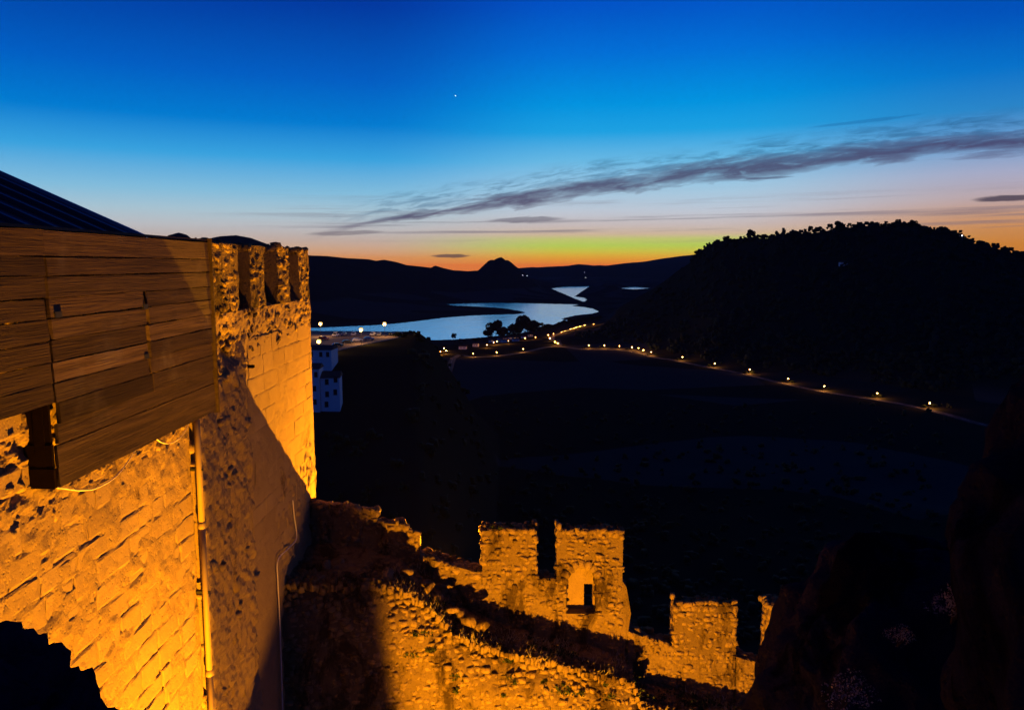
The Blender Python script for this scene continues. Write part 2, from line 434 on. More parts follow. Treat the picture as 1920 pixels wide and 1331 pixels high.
def height(s, D):
    x, y = s * D, D
    n1 = fbm(x / 420, y / 420, o=5); n2 = fbm(x / 60 + 5, y / 60, o=4)
    val = -98 - 6 * sstep(D, 600, 1100) + 2.5 * n1 + .5 * n2
    # castle hill falling away below the walls
    hill = -15 - 86 * (1 - np.exp(-np.maximum(D - 22, 0) / 105)) + 3 * n2 * sstep(D, 40, 120)
    z = np.maximum(val, hill)
    # spur with the village and the car park
    top = np.interp(D, [60, 150, 200, 235, 252, 350, 372, 470, 560], [-60, -49, -41, -35, -31.2, -31.2, -36, -78, -110])
    f = sstep(s, .03, -.135) * sstep(D, 90, 170)
    z = np.maximum(z, -110 + (top + 110) * f + 1.2 * n2 * sstep(np.abs(D - 300), 50, 75))
    # right mountain
    rd, rf = right_D(s), right_foot(s)
    rz = ridge(R_RIGHT, s) * rd
    up = np.clip((D - rf) / (rd - rf), 0, 1) ** 1.15; dn = np.clip(1 - (D - rd) / 900, 0, 1)
    rough = np.clip((D - rf) / 250, 0, 1) * np.clip(np.abs(D - rd) / 160, 0, 1)
    zr = np.where(D < rd, -99 + (rz + 99) * up, -140 + (rz + 140) * sstep(dn, 0, 1)) + rough * (9 * n1 + 3.5 * n2)
    z = np.maximum(z, zr)
    # left range across the lake
    ld = np.interp(s, [-1.6, -.5, -.27, .0, .1], [2500, 2700, 3100, 3500, 3300])
    lz = ridge(R_LEFT, s) * ld; lf = np.interp(s, [-1.6, -.3, .1], [1300, 1350, 2300])
    up = np.clip((D - lf) / (ld - lf), 0, 1) ** 1.3; dn = np.clip(1 - (D - ld) / 1300, 0, 1)
    zl = np.where(D < ld, -112 + (lz + 112) * up, -112 + (lz + 112) * sstep(dn, 0, 1)) + np.clip(np.abs(D - ld) / 500, 0, 1) * (10 * n1 + 3 * n2) * (D > lf) * (s < .12)
    zl = np.where(s > .12, -140, zl) + 9 * n2 * np.exp(-((s + .016) / .028) ** 2) * (D > ld - 350)
    z = np.maximum(z, zl)
    # low headland in the middle of the lake
    hz = np.interp(s, [sq(p, 500)[0] for p in (1068, 1078, 1092, 1106, 1130, 1150, 1163, 1175, 1205, 1235)], [-122, -118, -104, -92, -80, -82, -92, -103, -108, -106])
    z = np.maximum(z, -121 + (hz + 121) * np.exp(-((D - 2950) / 260) ** 2))
    z = np.where((s > .147) & (s < .215) & (D > 2250) & (D < 3730), np.minimum(z, -117.5), z)
    # far range
    fz = ridge(R_FAR, s) * 7200
    zf = -118 + (fz + 118) * sstep(D, 4300, 7200) * (1 - sstep(D, 7400, 10500)) + 22 * n1 * sstep(D, 4300, 5500) * np.clip(np.abs(D - 7200) / 900, 0, 1)
    z = np.where(D > 3700, np.maximum(z, zf), z)
    # shores
    sd = lake_sd(x, y)
    sd = np.where(sd > 0, sd * (1 + 3.2 * sstep(s, .10, .19) * (1 - sstep(D, 1900, 2300)) + 2.2 * sstep(D, 2700, 3200)), sd)
    lim = LAKE_Z + .02 * np.maximum(sd, 0) + 8e-7 * np.maximum(sd, 0) ** 3 + .35
    z = np.where(sd > 0, np.minimum(z, lim), LAKE_Z - np.minimum(-sd * .05, 6) - .4)
    return z
NS, ND = 760, 620
S_ax = np.concatenate([np.linspace(-1.7, -.72, 50)[:-1], np.linspace(-.72, .72, NS - 98), np.linspace(.72, 1.7, 50)[1:]])
D_ax = np.exp(np.concatenate([np.linspace(math.log(20), math.log(500), 170)[:-1], np.linspace(math.log(500), math.log(4300), ND - 229), np.linspace(math.log(4300), math.log(10000), 61)[1:]]))
SS, DD = np.meshgrid(S_ax, D_ax, indexing='ij')
HH = height(SS, DD)
gv = np.stack([SS * DD, DD, HH], -1).reshape(-1, 3)
ground = obj('ground', mesh('ground', gv, grid_faces(len(S_ax), len(D_ax)), True), M['ground'])
tag(ground, 'dark valley floor with hills and mountains around it', kind='structure')
def gz(x, y):
    """height of the ground sheet"""
    s = x / y
    i = np.clip(np.searchsorted(S_ax, s) - 1, 0, len(S_ax) - 2); j = np.clip(np.searchsorted(D_ax, y) - 1, 0, len(D_ax) - 2)
    a = (s - S_ax[i]) / (S_ax[i + 1] - S_ax[i]); b = (y - D_ax[j]) / (D_ax[j + 1] - D_ax[j])
    return float(HH[i, j] * (1 - a) * (1 - b) + HH[i + 1, j] * a * (1 - b) + HH[i, j + 1] * (1 - a) * b + HH[i + 1, j + 1] * a * b)
def hit(px, py, d0=60.0):
    """where the sight line through a photo point meets the ground"""
    s, q = sq(px, py)
    D = np.exp(np.linspace(math.log(d0), math.log(9000), 2600))
    h = np.array([gz(s * d, d) for d in D[::8]]); zr = q * D[::8]
    k = np.argmax(h >= zr) if (h >= zr).any() else len(h) - 1
    lo = D[::8][max(k - 1, 0)]; hi = D[::8][k]
    for _ in range(18):
        m_ = .5 * (lo + hi)
        if gz(s * m_, m_) >= q * m_: hi = m_
        else: lo = m_
    return s * hi, hi, gz(s * hi, hi)

lk = MB()
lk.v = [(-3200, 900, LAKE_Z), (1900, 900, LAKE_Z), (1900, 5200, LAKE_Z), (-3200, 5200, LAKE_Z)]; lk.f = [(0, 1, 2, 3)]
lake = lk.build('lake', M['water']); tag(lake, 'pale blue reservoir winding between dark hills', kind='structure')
courtyard = MB().add([(-16, -6, -15.0), (40, -6, -15.0), (40, 24, -15.0), (-16, 24, -15.0)], [(0, 1, 2, 3)]).build('courtyard_ground', M['mortar'])
tag(courtyard, kind='structure')

# ------------------------------------------------------------------ stones
def stone_unit(seed, n=2, boxy=.66, jit=.17):
    """unit stone: a rounded, knocked-about block"""
    r = np.random.default_rng(seed); idx = {}; V = []; Fc = []
    def vid(p):
        k = tuple(p)
        if k not in idx: idx[k] = len(V); V.append(np.array(p, float) / n * 2 - 1)
        return idx[k]
    for ax in range(3):
        for sgn in (0, n):
            for i in range(n):
                for j in range(n):
                    q = []
                    for a, b in ((0, 0), (1, 0), (1, 1), (0, 1)):
                        p = [0, 0, 0]; p[ax] = sgn; p[(ax + 1) % 3] = i + a; p[(ax + 2) % 3] = j + b; q.append(vid(p))
                    Fc.append(q if sgn else q[::-1])
    V = np.array(V); L = np.linalg.norm(V, axis=1, keepdims=True)
    V = V * boxy + V / L * (1 - boxy) * 1.12 + r.normal(0, jit, V.shape)
    return V, np.array(Fc)
STONES = [stone_unit(100 + i) for i in range(12)]
STONE_ME = {}
def stone_mesh(i, mat):
    if (i, mat) not in STONE_ME:
        me = mesh('stone', *STONES[i]); me.materials.append(M[mat]); STONE_ME[(i, mat)] = me
    return STONE_ME[(i, mat)]
def rot_mat(N, U, ang):
    N = Vector(N).normalized(); U = Vector(U).normalized(); V = N.cross(U)
    U2 = U * math.cos(ang) + V * math.sin(ang); V2 = N.cross(U2)
    return Matrix((U2, V2, N)).transposed()          # columns: along, up, out
def rubble_spots(u0, u1, v0, v1, inside, hs=(.11, .22), ws=(.12, .34), seed=0, keep=.94):
    """irregular courses: list of (u, v, half width, half height)"""
    r = random.Random(seed); out = []; v = v0
    while v < v1:
        h = r.uniform(*hs); u = u0 - r.uniform(0, .2)
        while u < u1:
            wd = r.uniform(*ws) * (.8 + h * 1.2)
            cu, cv = u + wd / 2, v + h / 2 + r.uniform(-.03, .03)
            if inside(cu, cv) and r.random() < keep: out.append((cu, cv, wd * .5, h * .5 * r.uniform(.8, 1.08)))
            u += wd + r.uniform(.0, .03)
        v += h + r.uniform(0, .015)
    return out
def lay(spots, frame, depth, seed, mat, parent, single, name='stone', out=(.0, .06)):
    """frame: (origin fn(u, v) -> point, N, U). single: each its own object, otherwise one joined facing"""
    r = random.Random(seed); fn, N, U = frame; vs, fs, n = [], [], 0
    for (u, v, hw, hh) in spots:
        R = rot_mat(N, U, r.uniform(-.35, .35)); c = Vector(fn(u, v)) + Vector(N) * (r.uniform(*out) - depth)
        S = Matrix.Diagonal((hw * 1.02, hh * 1.05, depth)); k = r.randrange(12); Mx = R @ Matrix.Rotation(r.uniform(-.3, .3), 3, 'X') @ Matrix.Rotation(r.uniform(-.25, .25), 3, 'Y') @ S
        if single:
            o = obj(name, stone_mesh(k, mat), None, parent); o.matrix_local = Matrix.Translation(c) @ Mx.to_4x4()
        else:
            V, Fc = STONES[k]; vs.append(V @ np.array(Mx).T + np.array(c)); fs.append(Fc + n); n += len(V)
    if not single and vs:
        o = obj(name, mesh(name, np.concatenate(vs), np.concatenate(fs)), M[mat], parent); o['kind'] = 'stuff'; return o

def ashlar_block(u0, u1, v0, v1, face, seed, base, dep=.16, wear=.0055):
    """dressed block on a plane x = base facing +x: uneven front, worn edges"""
    r = np.random.default_rng(seed); nu, nv = 7, 5
    uu = np.array([0, .05, .25, .5, .75, .95, 1.0]) * (u1 - u0) + u0; vv = np.array([0, .1, .5, .9, 1.0]) * (v1 - v0) + v0
    U, V = np.meshgrid(uu, vv, indexing='ij')
    X = base + face + (.25 + wear * 40) * .010 * fbm(U * 3.1 + seed, V * 3.1, o=3) + wear * .3 * r.normal(size=U.shape) + r.normal(0, wear * .5) * (U - U.mean()) / (u1 - u0) + r.normal(0, wear * .5) * (V - V.mean()) / (v1 - v0)
    edge = np.zeros(U.shape, bool); edge[0] = edge[-1] = True; edge[:, 0] = edge[:, -1] = True
    X = np.where(edge, X - wear - wear * r.random(U.shape), X)
    U = U + np.where(edge, r.normal(0, .008, U.shape), 0); V = V + np.where(edge, r.normal(0, .008, U.shape), 0)
    v = np.stack([X, U, V], -1).reshape(-1, 3); f = [tuple(q) for q in grid_faces(nu, nv)]
    loop = [i * nv for i in range(nu)] + [(nu - 1) * nv + j for j in range(1, nv)] + [i * nv + nv - 1 for i in range(nu - 2, -1, -1)] + [j for j in range(nv - 2, 0, -1)]
    n = len(v); back = v[loop].copy(); back[:, 0] = base - dep; v = np.concatenate([v, back])
    f += [(loop[i], n + i, n + (i + 1) % len(loop), loop[(i + 1) % len(loop)]) for i in range(len(loop))]
    return mesh('stone', v, f, False)
def face_sheet(y0, y1, z0, z1, res, fn, back):
    """uneven wall face near x = WX, closed behind by a box"""
    ny, nz = int((y1 - y0) / res) + 2, int((z1 - z0) / res) + 2
    Y, Z = np.meshgrid(np.linspace(y0, y1, ny), np.linspace(z0, z1, nz), indexing='ij')
    X = fn(Y, Z); v = np.stack([X, Y, Z], -1).reshape(-1, 3); f = [tuple(q) for q in grid_faces(ny, nz)]
    loop = [i * nz for i in range(ny)] + [(ny - 1) * nz + j for j in range(1, nz)] + [i * nz + nz - 1 for i in range(ny - 2, -1, -1)] + [j for j in range(nz - 2, 0, -1)]
    n = len(v); b = v[loop].copy(); b[:, 0] = back; v = np.concatenate([v, b])
    f += [(loop[i], n + i, n + (i + 1) % len(loop), loop[(i + 1) % len(loop)]) for i in range(len(loop))]
    f.append(tuple(range(n + len(loop) - 1, n - 1, -1)))
    return v, f

WX = -5.6
YC = at_x(367, 1000, WX)[1]            # the crack where the wall meets the tower
YP = at_x(460, 800, WX)[1]             # right edge of the rough pier
YE = at_x(585, 700, WX)[1]             # far corner of the tower
TOP = .46
SILL = at_x(458, 581, WX)[2]

# ------------------------------------------------------------------ left curtain wall
cw = thing('castle_wall', 'tall floodlit orange stone wall running below the wooden cladding', 'castle wall', (0, 0, 0))
NY, NZ = at_x(306, 1255, WX)[1:]
def holes(Y, Z):
    d = np.zeros_like(Y)
    d += .30 * np.exp(-(((Y - NY) / .17) ** 4 + ((Z - NZ) / .30) ** 4)) + .22 * np.exp(-(((Y - NY + .06) / .12) ** 4 + ((Z - NZ + .62) / .16) ** 4))
    return d
def wall_face(Y, Z):
    x = WX + .002 + .016 * fbm(Y * 1.3, Z * 1.3, o=3) + .014 * fbm(Y * 5, Z * 5, 2.0, o=4)
    rough = sstep(Z, -3.3, -2.4)
    x += rough * .035 * fbm(Y * 7, Z * 8, 5.0, o=3)
    pit = vnoise(Y * 4.3, Z * 5.2, 8.0); x -= .06 * sstep(pit, .55, .8) * (.35 + rough)
    x -= holes(Y, Z)
    return x
obj('wall_core', mesh('wall_core', *face_sheet(2.0, YC - .03, -15, .1, .045, wall_face, WX - 1.2)), M['render_coat'], cw)
r = random.Random(3); z = -9.2; row = 0
while z < -1.9:
    h = r.uniform(.30, .40); y = 5.2 + r.uniform(0, .5)
    while y < YC - .2:
        L = r.uniform(.5, .95); y1 = min(y + L, YC - .05)
        ym, zm = .5 * (y + y1), z + h / 2
        s_, q_ = ym, zm
        if y1 - y > .2 and zm / ym > -.74 and float(holes(np.array(ym), np.array(zm))) < .08 and not (zm > -3.0 and r.random() < .55):
            sunk = float(fbm(np.array(ym * .8), np.array(zm * .8), 11.0, o=2))
            obj('stone', ashlar_block(y + .012, y1 - .012, z + .012, z + h - .012, .004 + .010 * sunk + r.uniform(-.004, .005), r.randrange(9999), WX), M['ashlar'], cw)
        y = y1 + .004
        if y1 >= YC - .06: break
    z += h; row += 1
# small packing stones in the rough band under the cladding
lay(rubble_spots(5.5, YC - .1, -3.1, -1.2, lambda u, v: random.Random(int(u * 977 + v * 3571)).random() < .4, (.08, .16), (.08, .24), 5), (lambda u, v: (WX, u, v), (1, 0, 0), (0, 1, 0)), .09, 6, 'render_coat', cw, False, 'packing_stones', (-.04, .016))

# ------------------------------------------------------------------ tower
tw = thing('castle_tower', 'square floodlit stone tower with four slim battlements', 'tower', (0, 0, 0))
def tower_face(Y, Z):
    x = WX + .01 * fbm(Y * .9, Z * .9, o=3) + .007 * fbm(Y * 6, Z * 6, 2.0, o=3)
    pier = sstep(Y, YP + .02, YP - .04) * sstep(Z + .35 * fbm(Y * 2.2, Z * 1.5, 4.0, o=3), -1.45, -1.9)
    x += pier * (.10 + .05 * fbm(Y * 2.6, Z * 2.0, 3.0, o=4)) + pier * .03 * fbm(Y * 9, Z * 9, 1.0, o=3)
    br = np.exp(-((Y - (YP - .75)) / .35) ** 2 - ((Z + 1.75) / .32) ** 2) + .8 * np.exp(-((Y - (YP - 1.05)) / .22) ** 2 - ((Z + 2.3) / .4) ** 2)
    x -= br * .22
    gro = np.exp(-((Y - YP - .05) / .045) ** 2) * sstep(Z, -3.1, -3.7) * sstep(Z, -7.0, -6.0) * (.5 + .5 * vnoise(Y * 0, Z * 3.0, 6.0))
    x -= .12 * gro
    x += sstep(Z, -1.9, -1.6) * .02 * fbm(Y * 6, Z * 7, 7.0, o=4)
    low = sstep(Z + .8 * vnoise(Y * .9, 0 * Z, 3.0), -5.0, -6.0) * sstep(Y, YP + 1.0, YP + 3.0)
    x += low * .05 * fbm(Y * 6, Z * 5, 9.0, o=3)
    return x
obj('tower_wall', mesh('tower_wall', *face_sheet(YC + .05, YE, -15, SILL, .045, tower_face, WX - .55)), M['render_coat'], tw)
MB().box(WX - 6.4, WX - .551, YC + .05, YE - .002, -15, SILL - .5).build('tower_body', M['mortar'], tw)
mer = []
for (a, b) in ((398, 447), (468, 497), (520, 542), (560, 580)):
    y0 = at_x(a, 520, WX)[1] if a > 398 else YC + .06; y1 = at_x(b, 520, WX)[1] if b < 580 else YE
    mer.append((y0, y1))
for i, (y0, y1) in enumerate(mer):
    def mf(Y, Z): return WX + .012 * fbm(Y * 2, Z * 2, 4.0, o=3) + .018 * fbm(Y * 7, Z * 7, 2.0, o=3)
    m_ = obj('merlon', mesh('merlon', *face_sheet(y0, y1, SILL + .002, TOP - .06, .05, mf, WX - .5)), M['mortar'], tw)
    sp = rubble_spots(y0, y1, SILL, TOP - .08, lambda u, v: y0 + .05 < u < y1 - .05, (.09, .17), (.10, .26), 20 + i, .8)
    lay(sp, (lambda u, v: (WX, u, v), (1, 0, 0), (0, 1, 0)), .07, 40 + i, 'rubble', m_, True, 'stone', (-.035, .026))
    # rough capping and the near flank
    lay(rubble_spots(y0 - .02, y1 + .02, 0, .5, lambda u, v: y0 < u < y1, (.14, .22), (.12, .26), 60 + i), (lambda u, v: (WX - .02 - v, u, TOP - .05), (0, 0, 1), (0, 1, 0)), .07, 70 + i, 'rubble', m_, False, 'cap_stones', (-.02, .05))
    lay(rubble_spots(0, .5, SILL, TOP - .1, lambda u, v: .03 < u < .47, (.10, .18), (.12, .26), 80 + i, .85), (lambda u, v: (WX - u, y0, v), (0, -1, 0), (-1, 0, 0)), .06, 90 + i, 'rubble', m_, False, 'flank_stones', (-.06, -.01))
# back and side parapets of the roof terrace
bk = MB().box(WX - 6.4, WX - 5.9, YC, YE, SILL - .6, SILL + .2)
for k in range(4):
    y0 = YC + .3 + k * 2.0; bk.box(WX - 6.39, WX - 5.91, y0, y0 + 1.1, SILL + .15, TOP)
bk.build('back_parapet', M['mortar'], tw)
MB().box(WX - 5.9, WX - .56, YE - .5, YE - .004, SILL - .6, TOP - .12).build('far_parapet', M['mortar'], tw)
# rubble band under the merlons, fading out downwards
band = rubble_spots(YC + .1, YE - .02, -1.85, SILL, lambda u, v: random.Random(int(u * 911 + v * 4321)).random() < np.clip((v + 1.95) / .55, .05, .85), (.09, .17), (.10, .26), 30)
lay(band, (lambda u, v: (WX, u, v), (1, 0, 0), (0, 1, 0)), .07, 31, 'rubble', tw, False, 'rubble_band', (-.04, .020))
pier_sp = rubble_spots(YC + .1, YP - .05, -9.5, -1.9, lambda u, v: random.Random(int(u * 731 + v * 2911)).random() < .33, (.10, .24), (.12, .34), 33)
lay(pier_sp, (lambda u, v: (WX + .09, u, v), (1, 0, 0), (0, 1, 0)), .10, 34, 'render_coat', tw, False, 'pier_stones', (-.055, .018))
r = random.Random(12); z = -6.9
while z < -1.95:
    h = r.uniform(.36, .46); y = YP + .08 + r.uniform(0, .3)
    while y < YE - .1:
        y1 = min(y + r.uniform(.6, 1.1), YE - .015)
        if y1 - y > .25: obj('stone', ashlar_block(y + .005, y1 - .005, z + .005, z + h - .005, .003 + r.uniform(-.003, .0035), r.randrange(9999), WX, wear=.0022), M['ashlar'], tw)
        y = y1 + .003
        if y1 >= YE - .02: break
    z += h
sp_ = at_x(462, 687, WX)
MB().box(WX - .05, WX + .16, sp_[1] - .05, sp_[1] + .05, sp_[2] - .03, sp_[2] + .03).build('bar_stub', M['shade_dark_wood'], tw)  # small dark bar stub jutting from the tower face

# ------------------------------------------------------------------ wooden cladding
wd = thing('wooden_cladding', 'weathered brown plank screen hanging over the stone wall', 'plank screen', (0, 0, 0))
WW = -5.26
Y1, Y2, Y3 = at_x(103, 750, WW)[1], at_x(276, 600, WW)[1], at_x(398, 600, WW)[1]
Y0 = 4.6
ZT = at_x(300, 446, WW)[2]; ZU = at_x(103, 754, WW)[2]; ZB = at_x(103, 917, WW)[2]
rows = [ZT, ZT - .30, ZT - .52, ZT - .77, ZT - 1.0, ZT - 1.25, ZT - 1.5, ZT - 1.74, ZU, ZU - .26, ZU - .50, ZU - .76, ZB]
r = random.Random(21)
def plank(y0, y1, z1, z0, bulge):
    """one board: slight cup, ragged ends, sawn waves"""
    n = 7; yy = np.linspace(y0, y1, n); V = []
    for i, y in enumerate(yy):
        e = r.uniform(-.006, .006); t = WW - .045
        ej = r.uniform(-.025, .02) if i in (0, n - 1) else 0
        x = WW + bulge + r.uniform(-.004, .004)
        V += [(t, y, z0 + e), (x + .010, y + ej, z0 + e), (x, y + ej, z1 - .014 + e), (t, y, z1 - .014 + e)]
    Fc = [(0, 1, 2, 3), (4 * n - 1, 4 * n - 2, 4 * n - 3, 4 * n - 4)]
    for i in range(n - 1):
        for k in range(4): Fc.append((4 * i + k, 4 * i + 4 + k, 4 * i + 4 + (k + 1) % 4, 4 * i + (k + 1) % 4))
    me = mesh('plank', V, Fc)
    import bmesh
    b = bmesh.new(); b.from_mesh(me); bmesh.ops.recalc_face_normals(b, faces=b.faces); b.to_mesh(me); b.free()
    return me
for k in range(12):
    if k < 3: spans = [(Y0, Y1), (Y1 + .01, Y3)]
    elif k in (3, 4, 5): spans = [(Y0, Y1 - .02), (Y1 + .04, Y2 - .02), (Y2 + .04, Y3 - .02)]
    elif k in (6, 7): spans = [(Y0, Y1 - .02), (Y1 + .035, Y2 - .02), (Y2 + .03, Y3 - .03)]
    elif k == 8: spans = [(Y1 + .07, Y2 + .04), (Y2 + .075, Y3 - .03)]
    elif k == 9: spans = [(Y1 + .02, Y3 - .03)]
    else: spans = [(Y1 + .0, Y3 - .02)]
    for (a, b) in spans:
        obj('plank', plank(a + r.uniform(-.012, .012), b + r.uniform(-.03, .008), rows[k] + r.uniform(-.008, .008), rows[k + 1] + r.uniform(-.006, .006), r.uniform(-.006, .007)), M['weathered_wood'], wd)
for yy in (Y1, Y2, Y3 - .12, Y0 + 1.0, .5 * (Y1 + Y2)):
    MB().box(WW - .24, WW - .12, yy - .06, yy + .06, (ZB if yy >= Y1 else ZU) + .03, ZT - .03).build('batten', M['shade_dark_wood'], wd)
for k, (z1, z0) in enumerate(((ZU + .02, ZB + .5), (ZB + .495, ZB + .22), (ZB + .215, ZB - .015))):
    MB().box(WX - .03, WW - .045 + r.uniform(-.01, .012), Y1 - .055 - .004 * k, Y1 - .02, z0, z1).build('end_board', M['shade_dark_wood'], wd)
MB().box(WX - .02, WW - .02, Y0, Y3 - .01, ZT + .002, ZT + .035).build('top_rail', M['weathered_wood'], wd)
MB().box(WX + .02, WW + .045, Y3, Y3 + .03, ZB - .05, ZT + .05).build('corner_trim', M['weathered_wood'], wd)
for (px, py) in ((108, 590), (272, 575), (274, 668)):
    p = at_x(px, py, WW)
    MB().box(WW - .01, WW + .018, p[1] - .07, p[1] + .06, p[2] - .035, p[2] + .035).build('hinge', M['dark_metal'], wd)

# ------------------------------------------------------------------ sheet roof behind the cladding
rf = thing('sheet_roof', 'dark ribbed metal roof sloping up behind the plank screen', 'roof', (0, 0, 0))
RE = at_x(279, 441, WW)[1]                # far verge
PT = math.tan(math.radians(24.0)); RX0 = WW - .06; RX1 = -14.0; zr = lambda x: ZT - .02 + (RX0 - x) * PT
n_p = 6; pw = (RE - 1.5) / n_p
for k in range(n_p):
    ya, yb = 1.5 + k * pw + .004, 1.5 + (k + 1) * pw - .004
    MB().prism([(RX0, zr(RX0)), (RX1, zr(RX1)), (RX1, zr(RX1) - .04), (RX0, zr(RX0) - .04)], 'y', ya, yb).build('roof_panel', M['sheet_roof'], rf)
for k in range(1, n_p * 3):
    y = 1.5 + k * pw / 3
    MB().prism([(RX0 - .01, zr(RX0 - .01) + .002), (RX1, zr(RX1) + .002), (RX1, zr(RX1) + .075), (RX0 - .01, zr(RX0 - .01) + .06)], 'y', y - .035, y + .035).build('seam', M['sheet_roof'], rf)
MB().prism([(RX0 + .02, zr(RX0 + .02) + .05), (RX1, zr(RX1) + .075), (RX1, zr(RX1) - .06), (RX0 + .02, zr(RX0 + .02) - .06)], 'y', RE - .003, RE + .05).build('verge_trim', M['roof_trim'], rf)

# ------------------------------------------------------------------ drainpipe and cables
PX = WX + .15
dp = thing('drainpipe', 'straight pale drainpipe running down the wall beside the crack', 'drainpipe', (0, 0, 0))
pt = at_x(380, 765, PX); pb = at_x(384, 1331, PX); yb = .5 * (pt[1] + pb[1])
zs = [ZB + .25, -4.55, -7.3, -9.9, -12.5]
for i in range(len(zs) - 1):
    MB().tube([(PX, yb, zs[i] - (.0 if i == 0 else .03)), (PX, yb, zs[i + 1] + .03)], .052, 14).build('pipe', M['pipe_paint'], dp, True)
    MB().lathe([(.055, -.06), (.066, -.05), (.066, .05), (.055, .06)], (PX, yb, zs[i + 1]), 14).build('joint', M['pipe_paint'], dp, True)
    MB().box(WX - .05, PX + .068, yb - .018, yb + .018, zs[i] - 1.25, zs[i] - 1.21).build('bracket', M['dark_metal'], dp)
def cable(pts, rad, mat, label, cat='cable'):
    P = [Vector(p) for p in pts]; out = []
    for i in range(len(P) - 1):
        p0, p1, p2, p3 = P[max(i - 1, 0)], P[i], P[i + 1], P[min(i + 2, len(P) - 1)]
        for t in np.linspace(0, 1, 7)[:-1]:
            out.append(.5 * ((2 * p1) + (p2 - p0) * t + (2 * p0 - 5 * p1 + 4 * p2 - p3) * t * t + (3 * p1 - p0 - 3 * p2 + p3) * t ** 3))
    out.append(P[-1])
    return tag(MB().tube(out, rad, 6).build('cable', M[mat], None, True), label, cat)
cable([at_x(px, py, WX + .09) for px, py in ((104, 914), (122, 916), (150, 919), (180, 915), (215, 895), (240, 865), (256, 838), (262, 815))], .010, 'cable', 'long pale cable looping below the end of the plank screen')
cable([at_x(px, py, WX + .09) for px, py in ((288, 818), (302, 829), (318, 831), (336, 822), (350, 803), (356, 785))], .009, 'cable', 'short pale cable loop under the planks next to the drainpipe')
cable([at_x(px, py, WX + .07) for px, py in ((549, 938), (552, 970), (556, 1008), (540, 1028), (521, 1050), (521, 1090), (524, 1150), (527, 1240), (530, 1331), (532, 1400))], .016, 'cable', 'thin grey cable running down the foot of the tower')

# ------------------------------------------------------------------ lower battlement wall
bw = thing('battlement_wall', 'ruined rubble wall with broken battlements lit orange, in the courtyard below', 'castle wall', (0, 0, 0))
PY = 20.0                                  # inner face of the parapet
def zof(px, py, y=PY): return at_y(px, py, y)[2]
def xof(px, py, y=PY): return at_y(px, py, y)[0]
WALK = [(-5.9, -7.7), (-3.4, -8.05), (-2.6, -8.4), (-2.0, -9.0), (-1.5, -9.65), (0, -10.15), (3.2, -11.0), (3.45, -11.75), (6.5, -12.4), (12, -13.6)]
wz = lambda x: float(np.interp(x, *zip(*WALK)))
FRONT = [(-5.9, 17.15), (-3.1, 18.05), (-2, 18.35), (3.3, 18.55), (12, 18.6)]
fy = lambda x: float(np.interp(x, *zip(*FRONT)))
def heave(x, z): return .07 * fbm(np.asarray(x, float) * 1.1, np.asarray(z, float) * 1.1, 6.0, o=3)
def lean(d): return .65 * (1 - np.clip(d / 1.1, 0, 1)) ** 1.6       # the broken edge leans back towards the walk; d = depth below it
# parapet pieces: x0, x1, top left, top right
low = [(WX - .1, xof(705, 960), zof(560, 938), zof(705, 955)), (xof(705, 985), xof(760, 985), zof(730, 976), zof(760, 980)), (xof(760, 1000), xof(787, 1005), zof(770, 994), zof(787, 998)),
       (xof(787, 1045), xof(903, 1060), zof(787, 1040), zof(903, 1072)), (xof(1006, 1085), xof(1044, 1085), zof(1006, 1083), zof(1044, 1086)),
       (xof(1178, 1190), xof(1264, 1210), zof(1180, 1180), zof(1262, 1212)), (xof(1382, 1230), xof(1438, 1250), zof(1382, 1228), zof(1438, 1246)), (xof(1560, 1250), 13.0, zof(1560, 1240), -12.0)]
high_ = [(xof(904, 1030), xof(1006, 1030), zof(950, 992)), (xof(1044, 1030), xof(1168, 1030), zof(1100, 993)), (xof(1264, 1180), xof(1381, 1180), zof(1320, 1133)), (xof(1440, 1180), xof(1558, 1180), zof(1500, 1133))]
def wedge(x0, x1, zl, zr_, y0, y1, zb):
    return MB().prism([(x0, zb), (x1, zb), (x1, zr_), (x0, zl)], 'y', y0, y1)
allp = MB()
for i, (x0, x1, zl, zr_) in enumerate(low):
    wedge(x0, x1, zl - .05, zr_ - .05, PY, PY + (.55 if i > 2 else .28), -14.8).build('parapet', M['mortar'], bw)
frame_p = lambda y: (lambda u, v: (u, y, v), (0, -1, 0), (1, 0, 0))
def low_top(x):
    for (x0, x1, zl, zr_) in low:
        if x0 <= x <= x1: return zl + (zr_ - zl) * (x - x0) / (x1 - x0)
    for (x0, x1, zt) in high_:
        if x0 <= x <= x1: return zt
    return -99
ARCH = (xof(1090, 1100), zof(1090, 1150), zof(1090, 1062))      # niche centre, foot, crown
def in_niche(u, v): return abs(u - ARCH[0]) < .42 * math.sqrt(max(0, 1 - max(0, (v - (ARCH[2] - .55)) / .55) ** 2)) and ARCH[1] - .15 < v < ARCH[2]
is_high = lambda u: any(x0 <= u <= x1 for x0, x1, _ in high_)
base_of = {}
for i, (x0, x1, zt) in enumerate(high_):
    nb = min([zl if abs(a - x1) < .15 else (zr_ if abs(b - x0) < .15 else 0) for (a, b, zl, zr_) in low])
    base_of[i] = nb
